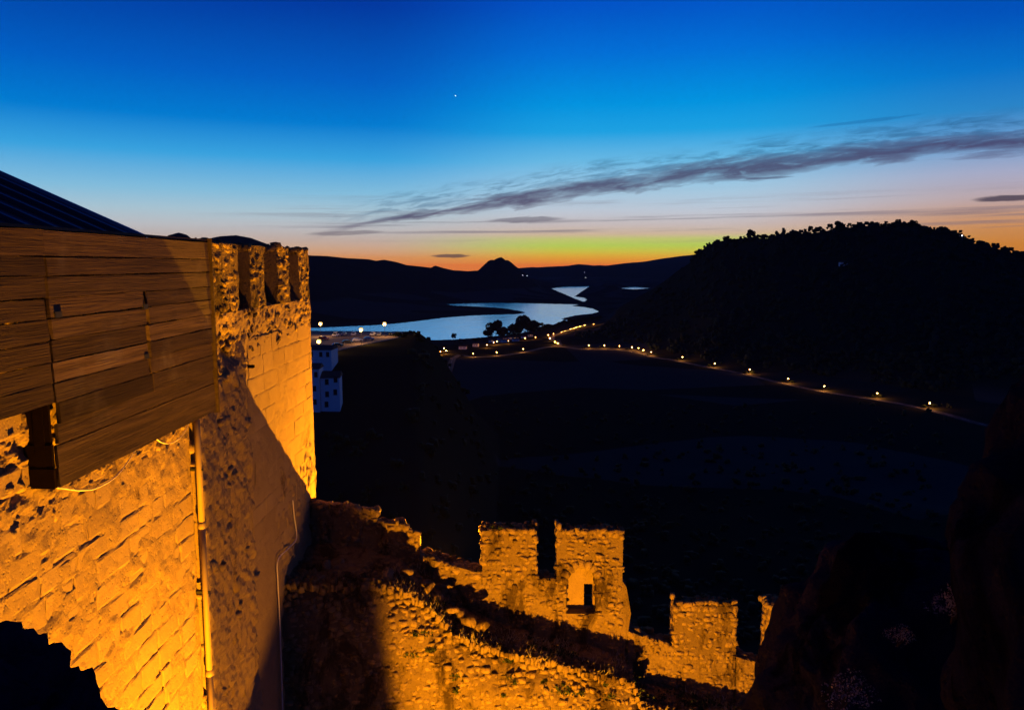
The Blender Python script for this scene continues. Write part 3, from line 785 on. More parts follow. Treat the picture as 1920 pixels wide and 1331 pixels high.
for i, (x0, x1, zt) in enumerate(high_):
    zb = base_of[i]
    if i == 1:
        # the merlon with an arched recess and a loophole
        n = 10; a0, zf, zc = ARCH
        arc = [(a0 - .42, zf)] + [(a0 - .42 * math.cos(math.pi * k / n), zc - .5 + .5 * math.sin(math.pi * k / n)) for k in range(n + 1)] + [(a0 + .42, zf)]
        m_ = MB().prism([(x0, zf), arc[0]] + arc[1:n // 2 + 2] + [(a0, zt - .05), (x0, zt - .05)], 'y', PY, PY + .34)
        m_.prism([(a0, zt - .05)] + arc[n // 2 + 1:] + [(x1, zf), (x1, zt - .05)], 'y', PY, PY + .34)
        lx0, lx1, lz0, lz1 = xof(1097, 1120), xof(1114, 1120), zof(1105, 1152), zof(1105, 1104)
        mo = m_.build('merlon', M['mortar'], bw); m_ = MB()
        m_.box(x0, lx0, PY + .345, PY + .55, zf, zt - .06).box(lx1, x1, PY + .345, PY + .55, zf, zt - .06).box(lx0, lx1, PY + .347, PY + .548, lz1, zt - .07)
        m_.build('niche_back', M['rubble'], mo)
        for k in range(9):
            an = math.pi * (k + .5) / 9; o = obj('arch_stone', stone_mesh(k % 12, 'rubble'), None, mo)
            o.location = (a0 - .50 * math.cos(an), PY + .02, zc - .5 + .58 * math.sin(an)); o.scale = (.09, .10, .12); o.rotation_euler = (0, an - math.pi / 2, 0)
        wedge(x0, x1 + .12, zf - .004, zf - .004, PY + .002, PY + .548, -14.8).build('parapet', M['mortar'], bw)
        MB().prism([(x1 - .05, zof(1170, 1085)), (x1 + .12, zof(1170, 1100)), (x1 + .26, zof(1170, 1150)), (x1 + .1, -11), (x1 - .05, -11)], 'y', PY + .01, PY + .5).build('broken_edge', M['mortar'], bw)
    else:
        mo = MB().box(x0, x1, PY + .001, PY + .549, zb + .002, zt - .05).build('merlon', M['mortar'], bw)
        wedge(x0, x1, zb - .002, zb - .002, PY + .002, PY + .548, -14.8).build('parapet', M['mortar'], bw)
    ins = (lambda u, v: x0 + .03 < u < x1 - .03 and not (i == 1 and in_niche(u, v)))
    zb2 = ARCH[1] if i == 1 else zb
    lay(rubble_spots(x0, x1, zb2, zt - .02, ins, (.08, .16), (.09, .25), 200 + i), frame_p(PY), .08, 210 + i, 'rubble', mo, i < 3, 'stone', (-.04, .06))
    lay(rubble_spots(x0, x1, 0, .55, lambda u, v: x0 < u < x1, (.12, .2), (.12, .26), 220 + i), (lambda u, v: (u, PY + v, zt - .05), (0, 0, 1), (1, 0, 0)), .08, 230 + i, 'rubble', mo, False, 'cap_stones', (-.03, .07))
    lay(rubble_spots(0, .55, zb2, zt - .05, lambda u, v: .04 < u < .5, (.12, .2), (.12, .26), 240 + i), (lambda u, v: (x1, PY + u, v), (1, 0, 0), (0, 1, 0)), .06, 245 + i, 'rubble', mo, False, 'flank_stones', (-.02, .05))
    lay(rubble_spots(0, .55, zb2, zt - .05, lambda u, v: .04 < u < .5, (.12, .2), (.12, .26), 250 + i), (lambda u, v: (x0, PY + u, v), (-1, 0, 0), (0, -1, 0)), .06, 255 + i, 'rubble', mo, False, 'flank_stones', (-.02, .05))
# facing of the parapet below the merlons, and its ragged top
def in_low(u, v):
    t = low_top(u)
    if t < -50: return False
    for i, (x0, x1, zt) in enumerate(high_):
        if x0 <= u <= x1: t = ARCH[1] if i == 1 else base_of[i]
    return wz(u) - .2 < v < t - .02
lay(rubble_spots(WX, 9.5, -13.5, -6.5, in_low, (.06, .15), (.07, .24), 300), frame_p(PY), .09, 301, 'rubble', bw, False, 'parapet_facing', (-.05, .06))
for k, (x0, x1, zl, zr_) in enumerate(low):
    lay(rubble_spots(x0, x1, 0, .55 if k > 2 else .22, lambda u, v: x0 < u < x1, (.12, .22), (.12, .3), 310 + k), (lambda u, v: (u, PY + v, zl + (zr_ - zl) * (u - x0) / (x1 - x0) - .05), (0, 0, 1), (1, 0, 0)), .09, 320 + k, 'rubble', bw, False, 'ragged_top', (-.04, .08))
# wall-walk and the thick wall under it
nx, nyy = 640, 44; X, T = np.meshgrid(np.linspace(-5.75, 11.5, nx), np.linspace(0, 1, nyy), indexing='ij')
FYA = np.interp(X, *zip(*FRONT)) + .6; Yg = FYA + T * (PY + .1 - FYA); Zg = np.interp(X, *zip(*WALK)) + .05 * fbm(X * 3, Yg * 3, o=4) + .14 * fbm(X * .9, Yg * .9, 3.0, o=2) * sstep(T, 0, .2) - .10 * (1 - sstep(T, 0, .12)) * (1 + vnoise(X * 3, 0 * X, 2.0))
obj('wall_walk', mesh('wall_walk', np.stack([X, Yg, Zg], -1).reshape(-1, 3), grid_faces(nx, nyy)), M['mortar'], bw)
nz2 = 130; X, T = np.meshgrid(np.linspace(-5.75, 11.5, nx), np.linspace(0, 1, nz2), indexing='ij')
Zt = np.interp(X, *zip(*WALK)) - .06; Zf = Zt - T * (Zt + 15.1)
Yf = np.interp(X, *zip(*FRONT)) - .02 + lean(Zt - Zf) + heave(X, Zf) + .035 * fbm(X * 6, Zf * 6, 1.0, o=4) + .05 * sstep(vnoise(X * 4.5, Zf * 6, 4.0), .35, .75)
obj('wall_front', mesh('wall_front', np.stack([X, Yf, Zf], -1).reshape(-1, 3), grid_faces(nx, nz2)[:, ::-1].copy()), M['mortar'], bw)
lay(rubble_spots(-5.6, 10.5, -13.4, -7.6, lambda u, v: v < wz(u) - .05 and random.Random(int(u * 531 + v * 3217)).random() < .9, (.06, .17), (.07, .27), 330), (lambda u, v: (u, fy(u) + float(lean(wz(u) - v)) + float(heave(u, v)), v), (0, -1, 0), (1, 0, 0)), .09, 331, 'rubble', bw, False, 'front_facing', (-.045, .075))
lay(rubble_spots(-5.5, 10.5, 0.02, 1.0, lambda u, v: random.Random(int(u * 331 + v * 1217)).random() < (.7 if v < .4 else .35), (.025, .06), (.06, .2), 340), (lambda u, v: (u, fy(u) + v * (PY - fy(u)), wz(u) + .0), (0, 0, 1), (1, 0, 0)), .085, 341, 'rubble', bw, False, 'walk_stones', (-.05, .075))
# fallen blocks in the broken stair on the left of the wall-walk: each one can be picked out
for (px, py, w_, h_) in ((729, 1083, .20, .15), (770, 1050, .28, .14), (800, 1048, .2, .1), (800, 1092, .34, .18), (845, 1100, .3, .16), (880, 1082, .3, .2), (760, 1105, .3, .17), (815, 1135, .36, .2), (860, 1140, .3, .17), (905, 1120, .32, .18), (615, 1105, .14, .2), (640, 1112, .13, .16)):
    x_, y_, z_ = at_y(px, py, 18.9)
    o = obj('fallen_stone', stone_mesh(random.randrange(12), 'rubble'), None, bw); o.location = (x_, y_, max(wz(x_) + .05, min(z_, wz(x_) + .3))); q_ = random.uniform(.45, .8); o.scale = (w_ * q_, .17 * q_, h_ * q_); o.location.x += random.uniform(-.12, .12); o.location.y += random.uniform(-.25, .35); o.rotation_euler = (random.uniform(-.5, .5), random.uniform(-.5, .5), random.uniform(0, 3))
# dry grass growing on the wall-walk
gvv, gff = [], []; r = random.Random(9)
for k in range(2600):
    x_ = r.uniform(-3.2, 8.5); t_ = r.random(); y_ = fy(x_) + .05 + t_ * (PY - fy(x_) - .1)
    if vnoise(x_ * 1.2, y_ * 1.5, 1.0) < -.05: continue
    z_ = wz(x_) + .02; hgt = r.uniform(.05, .2); a = r.uniform(0, 6.28); b = r.uniform(-.1, .1); n = len(gvv)
    gvv += [(x_ + .012 * math.cos(a), y_ + .012 * math.sin(a), z_), (x_ - .012 * math.cos(a), y_ - .012 * math.sin(a), z_), (x_ + b, y_ + r.uniform(-.1, .1), z_ + hgt)]; gff.append((n, n + 1, n + 2))
tag(obj('dry_grass', mesh('dry_grass', gvv, gff), M['dry_grass']), 'sparse dry grass growing on the dark wall walk', 'grass', kind='stuff')
# dark weeds rooted in the broken wall
wv, wf = [], []; r = np.random.default_rng(17)
def weed(c, rad, n):
    for _ in range(n):
        p = np.array(c) + r.normal(0, .45, 3) * np.array([rad, rad * .6, rad * .6]); a = r.normal(size=3); a /= np.linalg.norm(a); b = np.cross(a, r.normal(size=3)); b /= np.linalg.norm(b); L = r.uniform(.025, .06); k = len(wv)
        wv.extend([p + a * L, p + b * L * .5, p - a * L, p - b * L * .5]); wf.append((k, k + 1, k + 2, k + 3))
for k in range(150):
    x_ = r.uniform(-3.2, 8.5)
    if vnoise(x_ * 1.1, 3.0, 2.0) < -.25: continue
    t_ = r.random() ** 1.3; weed((x_, fy(x_) + .35 + t_ * .9, wz(x_) + .03 - (.15 if t_ < .2 else 0)), r.uniform(.08, .26), 42)
for k in range(46):
    x_ = r.uniform(-2.6, 7.5); d_ = r.uniform(.1, 1.6); weed((x_, fy(x_) + float(lean(d_)) - .06, wz(x_) - d_), r.uniform(.06, .2), 34)
for (x0, x1, zt) in high_:
    for k in range(5): weed((r.uniform(x0, x1), PY + r.uniform(0, .5), zt + .02), r.uniform(.06, .16), 30)
tag(obj('weeds', mesh('weeds', wv, wf), M['leaf_a']), 'dark weeds rooted all over the broken wall top', 'weeds', kind='stuff')
# ------------------------------------------------------------------ foreground rocks
def rock(name, c, rad, seed, label, n=64, amp=.16, warp=None, mat='dark_rock'):
    th = np.linspace(0, math.pi, n); ph = np.linspace(0, 2 * math.pi, 2 * n, endpoint=False)
    T, P = np.meshgrid(th, ph, indexing='ij'); d = np.stack([np.sin(T) * np.cos(P), np.sin(T) * np.sin(P), np.cos(T)], -1)
    e = np.sign(d) * np.abs(d) ** .8
    rg = 1 - np.abs(fbm(d[..., 0] * 3.1 + seed, d[..., 1] * 3.1 + 2, d[..., 2] * 3.1, o=4)) * 1.6
    q = 1 + amp * .9 * (rg - .5) + amp * fbm(d[..., 0] * 1.7 + seed, d[..., 1] * 1.7, d[..., 2] * 1.7, o=3) + amp * .45 * fbm(d[..., 0] * 6 + seed, d[..., 1] * 6, d[..., 2] * 6, o=4)
    v = (e * q[..., None] * np.array(rad) + np.array(c)).reshape(-1, 3)
    i = np.arange(n - 1)[:, None] * (2 * n); j = np.arange(2 * n)[None]; k = (j + 1) % (2 * n)
    f = np.stack([i + j, i + 2 * n + j, i + 2 * n + k, i + k], -1).reshape(-1, 4)
    return tag(obj(name, mesh(name, v, f), M[mat]), label, 'rock')
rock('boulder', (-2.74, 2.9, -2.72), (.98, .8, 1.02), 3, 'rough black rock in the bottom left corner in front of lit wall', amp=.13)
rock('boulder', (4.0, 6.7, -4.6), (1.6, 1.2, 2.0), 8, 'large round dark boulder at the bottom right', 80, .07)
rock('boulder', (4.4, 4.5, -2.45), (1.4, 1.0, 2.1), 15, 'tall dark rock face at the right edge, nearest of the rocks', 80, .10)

# ------------------------------------------------------------------ floodlight fixtures standing in the courtyard, out of the frame, plus an added fill lamp
def fixture(key, label, shade=None):
    d = FLOOD[key]; p = Vector(d['pos']); a = Vector(d['aim'])
    L = bpy.data.lights.new('flood_lamp', 'SPOT'); L.energy = d['power']; L.color = SODIUM
    L.spot_size = math.radians(d['angle']); L.spot_blend = .45; L.shadow_soft_size = .018
    lo = bpy.data.objects.new('flood_lamp', L); COL.objects.link(lo)
    lo.location = p; lo.rotation_euler = (a - p).to_track_quat('-Z', 'Y').to_euler()
    t = thing('floodlight', label, 'floodlight', (0, 0, 0))
    q = (a - p).normalized(); R = (a - p).to_track_quat('-Z', 'Y').to_matrix()
    hb = MB()
    for (x0, x1, y0, y1, z0, z1) in ((-.2, .2, -.16, .16, .10, .2), (-.2, -.18, -.16, .16, -.06, .10), (.18, .2, -.16, .16, -.06, .10), (-.18, .18, -.16, -.14, -.06, .10), (-.18, .18, .14, .16, -.06, .10)):
        hb.box(x0, x1, y0, y1, z0, z1)
    hb.v = [tuple(p + R @ Vector(v)) for v in hb.v]
    hb.build('housing', M['dark_metal'], t)
    MB().tube([p - q * .2 - Vector((0, 0, .05)), (p.x - q.x * .3, p.y - q.y * .3, -15.0 if p.y < 20 else -17.5)], .03, 8).build('post', M['dark_metal'], t)
    for poly, fr in (shade or []):  # unseen plates added to cut the beam along chosen shadow edges
        pts = [p + (Vector(v) - p) * fr for v in poly]; n_ = (pts[1] - pts[0]).cross(pts[2] - pts[0]).normalized() * .006
        k = len(pts)
        mb = MB().add([x - n_ for x in pts] + [x + n_ for x in pts], [tuple(range(k)), tuple(range(2 * k - 1, k - 1, -1))] + [(i, i + k, (i + 1) % k + k, (i + 1) % k) for i in range(k)])
        mb.build('beam_mask', M['dark_metal'], t)
fixture('wall', 'floodlight on a post at the foot of the tall wall',
        [([(WX, YC + .34, -1.75), (WX, YC + .34, -15), (WX, 30, -15), (WX, 30, 5), (WX, 15.25, 5), (WX, 15.25, -1.9)], .10)])
fixture('added_fill', 'unseen fill lamp added to brighten the shaded pier')
fixture('tower', 'floodlight beyond the ruined wall aimed up at the tower')
fixture('court', 'floodlight with added beam mask aimed at the ruined battlement wall',
        [([at_y(742, 1335, 18.1), at_y(700, 1095, 18.1), at_y(700, 600, 18.1), at_y(-200, 600, 18.1), at_y(-200, 1500, 18.1), at_y(760, 1500, 18.1)], .06)])

# ------------------------------------------------------------------ car park on the spur
PK = -31.0
pk_edge = [at_z(px, py, PK) for px, py in ((560, 672), (600, 668), (640, 655), (690, 644), (742, 634), (758, 629), (752, 622), (700, 621), (640, 620.5), (560, 620.5))]
park = MB().prism([(p[0], p[1]) for p in pk_edge], 'z', PK - .9, PK).build('car_park', M['parking_ground'])
tag(park, kind='structure')
kb = MB()
for i in range(0, 6):
    a, b = Vector(pk_edge[i]), Vector(pk_edge[i + 1]); d = (b - a).normalized(); n_ = Vector((-d.y, d.x, 0)) * .15
    kb.add([a - n_ + Vector((0, 0, -.4)), b - n_ + Vector((0, 0, -.4)), b + n_ + Vector((0, 0, -.4)), a + n_ + Vector((0, 0, -.4)), a - n_ + Vector((0, 0, .14)), b - n_ + Vector((0, 0, .14)), b + n_ + Vector((0, 0, .14)), a + n_ + Vector((0, 0, .14))],
           [(0, 3, 2, 1), (4, 5, 6, 7), (0, 1, 5, 4), (1, 2, 6, 5), (2, 3, 7, 6), (3, 0, 4, 7)])
kb.build('kerb', M['kerb_stone'], park)

def dup(root, loc, rz, label, group=None):
    c = root.copy(); COL.objects.link(c); c.location = loc; c.rotation_euler = (0, 0, rz); c['label'] = label
    if group: c['group'] = group
    for ch in root.children:
        d = ch.copy(); COL.objects.link(d); d.parent = c
        if d.type == 'LIGHT': d.data = ch.data
        for g_ in ch.children:
            e = g_.copy(); COL.objects.link(e); e.parent = d
    return c
def make_car(paint, van=False):
    t = thing('parked_car', '', 'car')
    hgt = .35 if van else 0
    side = [(-2.1, .32), (2.05, .32), (2.15, .62), (2.0, .82), (1.05, .95), (.45, 1.42 + hgt), (-1.2, 1.46 + hgt), (-1.95, .98 + hgt * .6), (-2.15, .85)]
    def shell(w_, pts, taper):
        v, f = [], []; k = len(pts)
        for sy in (-1, 1):
            for (x_, z_) in pts: v.append((x_, sy * (w_ - (taper if z_ > 1.1 else 0)), z_))
        f += [tuple(range(k)), tuple(range(2 * k - 1, k - 1, -1))] + [(i, i + k, (i + 1) % k + k, (i + 1) % k) for i in range(k)]
        return MB().add(v, f)
    shell(.86, side, .14).build('body', paint, t)
    shell(.80, [(.98, .97), (.42, 1.36 + hgt), (-1.15, 1.39 + hgt), (-1.8, .99 + hgt * .5)], .0).build('side_windows', M['car_glass'], t)
    MB().add([(1.07, -.7, .97), (1.07, .7, .97), (.50, .64, 1.39 + hgt), (.50, -.64, 1.39 + hgt)], [(0, 1, 2, 3)]).build('windscreen', M['car_glass'], t)
    MB().add([(-1.99, .7, .99 + hgt * .6), (-1.99, -.7, .99 + hgt * .6), (-1.27, -.64, 1.42 + hgt), (-1.27, .64, 1.42 + hgt)], [(0, 1, 2, 3)]).build('rear_window', M['car_glass'], t)
    for x_ in (-1.3, 1.32):
        for y_ in (-.8, .8):
            wv = MB().lathe([(.2, -.1), (.32, -.1), (.32, .1), (.2, .1)], (0, 0, 0), 14); wv.v = [(a, c, -b) for a, b, c in wv.v]
            o = wv.build('wheel', M['tyre'], t, loc=(x_, y_, .32))
            rv = MB().lathe([(.05, -.105), (.19, -.105), (.19, .105), (.05, .105)], (0, 0, 0), 10); rv.v = [(a, c, -b) for a, b, c in rv.v]
            rv.build('rim', M['car_silver'], o)
    for y_ in (-.62, .62):
        MB().box(2.0, 2.13, y_ - .17, y_ + .17, .62, .76).build('headlight', M['car_white'], t)
        MB().box(-2.17, -2.05, y_ - .15, y_ + .15, .7, .85).build('tail_light', M['car_red'], t)
    return t
protos = {'white': make_car(M['car_white']), 'silver': make_car(M['car_silver']), 'dark': make_car(M['car_dark']), 'van': make_car(M['car_white'], True), 'red': make_car(M['car_red'])}
used = set()
for (px, py, kind, rz, lab) in (
        (629, 631, 'van', -1.75, 'white van in the back row, left end, facing out of the car park'), (645, 629.5, 'silver', -1.6, 'silver car in the back row, next right of the white van'),
        (663, 629, 'white', -1.5, 'white car in the back row, left of the middle lamp post'), (699, 629, 'white', -1.65, 'white car in the back row, just right of the middle lamp'),
        (711, 629.5, 'silver', -1.5, 'silver car in the back row beside the right lamp post'), (732, 628.5, 'dark', -1.4, 'dark car in the back row, right end, beside the hedge'),
        (670, 640, 'white', .35, 'white car parked side-on, brightly lit under the middle lamp'), (692, 637.5, 'silver', .3, 'silver car parked side-on, right of the brightly lit one'),
        (652, 644, 'dark', .35, 'dark car side-on, left of the brightly lit white car'), (633, 650, 'dark', .45, 'dark car side-on at the front edge of the car park'),
        (619, 657, 'red', 2.2, 'red car nearest the village houses at the front'), (607, 637, 'red', -.4, 'dark red car near the tower edge between two lamps')):
    p = at_z(px, py, PK)
    if kind in used: dup(protos[kind], p, rz, lab, 'cars in the car park')
    else:
        o = protos[kind]; o.location = p; o.rotation_euler = (0, 0, rz); o['label'] = lab; o['group'] = 'cars in the car park'; used.add(kind)

def make_lamp(name, hgt, gr, glass, energy, color, drop):
    t = thing(name, '', 'lamp')
    MB().lathe([(.16, 0), (.16, .25), (.08, .4), (.055, hgt - gr * 1.0)], (0, 0, 0), 8).build('post', M['dark_metal'], t)
    k = 8; MB().lathe([(max(.02, gr * math.sin(math.pi * i / k)), hgt - gr * math.cos(math.pi * i / k)) for i in range(k + 1)], (0, 0, 0), 14).build('globe', M[glass], t, True)
    MB().lathe([(gr * .55, 0), (gr * .4, gr * .12), (.03, gr * .3)], (0, 0, hgt + gr * .9), 10).build('cap', M['dark_metal'], t)
    L = bpy.data.lights.new('lamp_light', 'POINT'); L.energy = energy; L.color = color; L.shadow_soft_size = .15
    lo = bpy.data.objects.new('lamp_light', L); COL.objects.link(lo); lo.parent = t; lo.location = (0, -(gr + .35), hgt - drop)
    return t
pl = make_lamp('street_lamp', 5.6, .82, 'lamp_globe', 2600, (1.0, .5, .16), .3)
for i, (px, py, lab) in enumerate(((601, 607, 'tall round street lamp at the back of the car park, by the tower edge'), (598, 640, 'round street lamp low in front of the car park, by the tower edge'),
                                  (677, 618, 'round street lamp in the middle of the car park above the lit white car'), (721, 607, 'tall round street lamp at the right of the car park against the lake'))):
    p = at_z(px, py, PK + 5.6)
    if py > 630: p = at_y(px, py, 262.0)
    base = (p[0], p[1], p[2] - 5.6)
    if i == 0: pl.location = base; pl['label'] = lab; pl['group'] = 'car park lamps'
    else: dup(pl, base, 0, lab, 'car park lamps')

# ------------------------------------------------------------------ trees and shrubs
def crown_mesh(seed, rx, rz_, n, leaf, lobes=7, flat=0):
    """leaf-sized faces gathered in uneven clumps"""
    r = np.random.default_rng(seed); cs_ = []
    for k in range(lobes):
        a, e = r.uniform(0, 6.28), r.uniform(-.5, 1.0); d = r.uniform(.25, .75)
        cs_.append((rx * d * math.cos(a), rx * d * math.sin(a), rz_ * (e * .55), r.uniform(.35, .6)))
    cs_.append((0, 0, rz_ * .35, .6)); V, Fc = [], []
    for i in range(n):
        c = cs_[r.integers(len(cs_))]; d = r.normal(size=3); d /= np.linalg.norm(d); q = r.uniform(.6, 1.0) ** .5
        p = np.array(c[:3]) + d * q * c[3] * np.array([rx, rx, rz_]) * .85
        a = r.normal(size=3); a /= np.linalg.norm(a); b = np.cross(a, r.normal(size=3)); b /= np.linalg.norm(b); L = leaf * r.uniform(.6, 1.3); m0 = len(V)
        V += [p + a * L, p + b * L * .55, p - a * L, p - b * L * .55]; Fc.append((m0, m0 + 1, m0 + 2, m0 + 3))
    return mesh('crown', V, Fc)
def trunk_mesh(seed, h, r0, rx):
    r = random.Random(seed); mb = MB(); mb.tube([(0, 0, -.6), (r.uniform(-.1, .1), r.uniform(-.1, .1), h * .5), (r.uniform(-.2, .2), r.uniform(-.2, .2), h)], [r0, r0 * .75, r0 * .45], 6)
    for k in range(4):
        a = r.uniform(0, 6.28); mb.tube([(0, 0, h * r.uniform(.5, .85)), (rx * .3 * math.cos(a), rx * .3 * math.sin(a), h * 1.1), (rx * .55 * math.cos(a), rx * .55 * math.sin(a), h * 1.35)], [r0 * .45, r0 * .3, r0 * .12], 5)
    return mb.me('trunk')
TREES = []
for k, (h, rx, rz_, n, leaf) in enumerate(((1.5, 2.9, 2.5, 1300, .42), (1.0, 3.4, 2.3, 1500, .45), (1.8, 2.4, 3.0, 1200, .40), (.8, 2.4, 1.9, 1000, .38), (1.9, 3.6, 3.3, 1700, .48))):
    cm_ = crown_mesh(50 + k, rx, rz_, n, leaf); cm_.materials.append(M[('leaf_a', 'leaf_b', 'leaf_c')[k % 3]])
    tm = trunk_mesh(70 + k, h, .18, rx); tm.materials.append(M['bark']); TREES.append((cm_, tm, h, rz_))
def tree(name, x, y, z, k, sc, label, group, cat='tree'):
    cm_, tm, h, rz_ = TREES[k]
    t = thing(name, label, cat, (x, y, z), random.uniform(0, 6.28), group); t.scale = (sc, sc, sc * random.uniform(.9, 1.15))
    obj('trunk', tm, None, t); obj('crown', cm_, None, t, loc=(0, 0, h + rz_ * .42)); return t
ORD = '1st 2nd 3rd 4th 5th 6th 7th 8th 9th 10th 11th 12th 13th 14th 15th 16th 17th 18th 19th 20th 21st 22nd 23rd 24th 25th 26th 27th 28th 29th 30th'.split()
# along the skyline of the right mountain
rt = random.Random(31); px = 1303.0
while px < 1918:
    s_ = sq(px, 450)[0]; D_ = float(right_D(s_)) - rt.uniform(-15, 25); x_ = s_ * D_
    big = rt.uniform(.45, 1.2) + (rt.uniform(.5, .9) if rt.random() < .17 else 0)
    part_ = 'left shoulder' if px < 1450 else ('rise left of the summit' if px < 1600 else ('summit' if px < 1740 else 'right-hand descent'))
    if big > 1.5:
        ntall = globals().get('ntall', 0) + 1
        lab = 'taller dark tree standing out on the mountain skyline, %s tall one from the left' % ORD[ntall - 1]
    else: lab = 'small dark tree on the %s of the right mountain skyline' % part_
    tree('ridge_tree', x_, D_, gz(x_, D_) - .8, rt.randrange(5), big, lab, 'trees on the mountain skyline, ' + ('tall ones' if big > 1.5 else part_))
    px += rt.choice((2.2, 4, 6, 8, 13)) * rt.uniform(.8, 1.2)
# by the lake shore
shore = [(850, 637, 2, 10, 'lone dark tree standing against the lake, left of the other shore trees'), (916, 634, 3, 12, 'low round bush at the left of the big lakeside trees'), (930, 633, 4, 22, 'big dark broad tree against the lake, left of the tallest one'),
         (944, 634, 1, 16, 'dark tree filling the gap left of the tallest lakeside tree'), (966, 633, 3, 18, 'dark spreading tree under the left flank of the tallest one'), (984, 630, 4, 27, 'tallest dark tree of the lakeside clump'),
         (1000, 627, 1, 20, 'dark tree at the right flank of the tallest lakeside tree')]
for (px, py, k, hp, lab) in shore:
    x_, y_, z_ = hit(px, py, 380); cm_, tm, h, rz_ = TREES[k]
    tree('shore_tree', x_, y_, z_ - .3, k, 1.45 * hp / F * y_ / (h + rz_ * 1.5), lab, 'trees on the lake shore')
rt = random.Random(4); px = 1008.0; nrow = 0
while px < 1125:
    py = np.interp(px, [1000, 1030, 1060, 1125], [626, 619, 611, 600]) + rt.uniform(-1, 1); x_, y_, z_ = hit(px, py, 500)
    k = rt.randrange(5); cm_, tm, h, rz_ = TREES[k]
    tree('hedge_tree', x_, y_, z_ - .3, k, rt.uniform(8, 13) / F * y_ / (h + rz_ * 1.5), 'dark tree in the row along the lakeside road, %s from the left' % ORD[nrow], 'trees in the roadside row'); px += rt.uniform(4, 7); nrow += 1
rt = random.Random(14)
for k, px in enumerate(sorted(rt.uniform(845, 915) for _ in range(16))):
    x_, y_, z_ = hit(px, 640 + rt.uniform(-2, 6), 380); kk = rt.randrange(5); cm_, tm, h, rz_ = TREES[kk]
    tree('shore_bush', x_, y_, z_ - .3, kk, rt.uniform(4, 8) / F * y_ / (h + rz_ * 1.5), 'low bush on the bank right of the lone tree, %s from the left' % ORD[k], 'bushes on the near bank', 'bush')
for (px, py, k, hp, lab) in ((748, 632, 1, 11, 'dark hedge bush at the right end of the car park'), (756, 633, 3, 10, 'dark bush at the railing corner of the car park'), (788, 641, 1, 9, 'small dark bush on the spur right of the car park'), (740, 631, 3, 8, 'dark bush just right of the right car park lamp')):
    x_, y_, z_ = hit(px, py, 150); cm_, tm, h, rz_ = TREES[k]
    tree('hedge_bush', x_, y_, z_ - .2, k, hp / F * y_ / (h + rz_ * 1.5), lab, None, 'bush')
# scrub and woodland that read as one mass
def scatter(n, box, seed, ok, size):
    r = np.random.default_rng(seed); V, Fc = [], []; got = 0; m0 = 0; U, Fu = stone_unit(5, 1, .3, .1)
    while got < n:
        px_, py_ = r.uniform(box[0], box[1]), 0; s_ = sq(px_, 500)[0]; D_ = math.exp(r.uniform(math.log(box[2]), math.log(box[3]))); x_ = s_ * D_
        if not ok(s_, D_): got += .2; continue
        got += 1; z_ = gz(x_, D_); hsz = size * r.uniform(.5, 1.4)
        for q in range(5):
            c = np.array([x_, D_, z_ + hsz * .5]) + r.normal(0, .45, 3) * hsz; P = stone_unit(int(r.integers(60)), 1, .3, .25)[0] * hsz * r.uniform(.35, .7) + c
            V.append(P); Fc.append(Fu + m0); m0 += len(P)
    return np.concatenate(V), np.concatenate(Fc)
v_, f_ = scatter(2600, (1080, 2000, 560, 1250), 77, lambda s_, D_: right_foot(s_) + 10 < D_ < right_D(s_) + 30, 3.2)
tag(obj('woodland', mesh('woodland', v_, f_), M['leaf_b']), 'dense dark woodland covering the right mountain', 'woodland', kind='stuff')
v_, f_ = scatter(1500, (600, 1800, 60, 520), 78, lambda s_, D_: not (s_ < -.14 and 190 < D_ < 360), 1.3)
tag(obj('scrub', mesh('scrub', v_, f_), M['leaf_c']), 'dark scrub covering the slope below the castle', 'scrub', kind='stuff')

# ------------------------------------------------------------------ roads
def road(name, pts, width, label):
    P = [Vector(p) for p in pts]; out = []
    for i in range(len(P) - 1):
        p0, p1, p2, p3 = P[max(i - 1, 0)], P[i], P[i + 1], P[min(i + 2, len(P) - 1)]
        n_ = max(4, int((p2 - p1).length / 6))
        for t in np.linspace(0, 1, n_)[:-1]: out.append(.5 * ((2 * p1) + (p2 - p0) * t + (2 * p0 - 5 * p1 + 4 * p2 - p3) * t * t + (3 * p1 - p0 - 3 * p2 + p3) * t ** 3))
    out.append(P[-1]); v, f = [], []; line, lf = [], []
    for i, p in enumerate(out):
        d = out[min(i + 1, len(out) - 1)] - out[max(i - 1, 0)]; d.z = 0; d.normalize(); n_ = Vector((-d.y, d.x, 0))
        zz = max(gz(p.x + n_.x * k, p.y + n_.y * k) for k in (-width / 2, 0, width / 2)) + .25
        for k, dz in ((-width / 2 - 1.2, -1.6), (-width / 2, 0), (width / 2, 0), (width / 2 + 1.2, -1.6)): v.append((p.x + n_.x * k, p.y + n_.y * k, zz + dz))
        for k in (-.1, .1): line.append((p.x + n_.x * k, p.y + n_.y * k, zz + .01))
        if i:
            for k in range(3): f.append((4 * i - 4 + k, 4 * i - 3 + k, 4 * i + 1 + k, 4 * i + k))
            if i % 2: lf.append((2 * i - 2, 2 * i - 1, 2 * i + 1, 2 * i))
    o = obj(name, mesh(name, v, f), M['asphalt']); tag(o, label, kind='structure')
    obj('centre_line', mesh('centre_line', line, lf), M['road_line'], o); return o
lamps_r = [(1104, 647), (1133, 647), (1161, 648), (1185, 650), (1197, 652.5), (1206, 656), (1221, 660), (1279, 669.5), (1340, 682), (1405, 694), (1477, 712), (1545, 726), (1644, 740), (1742, 759)]
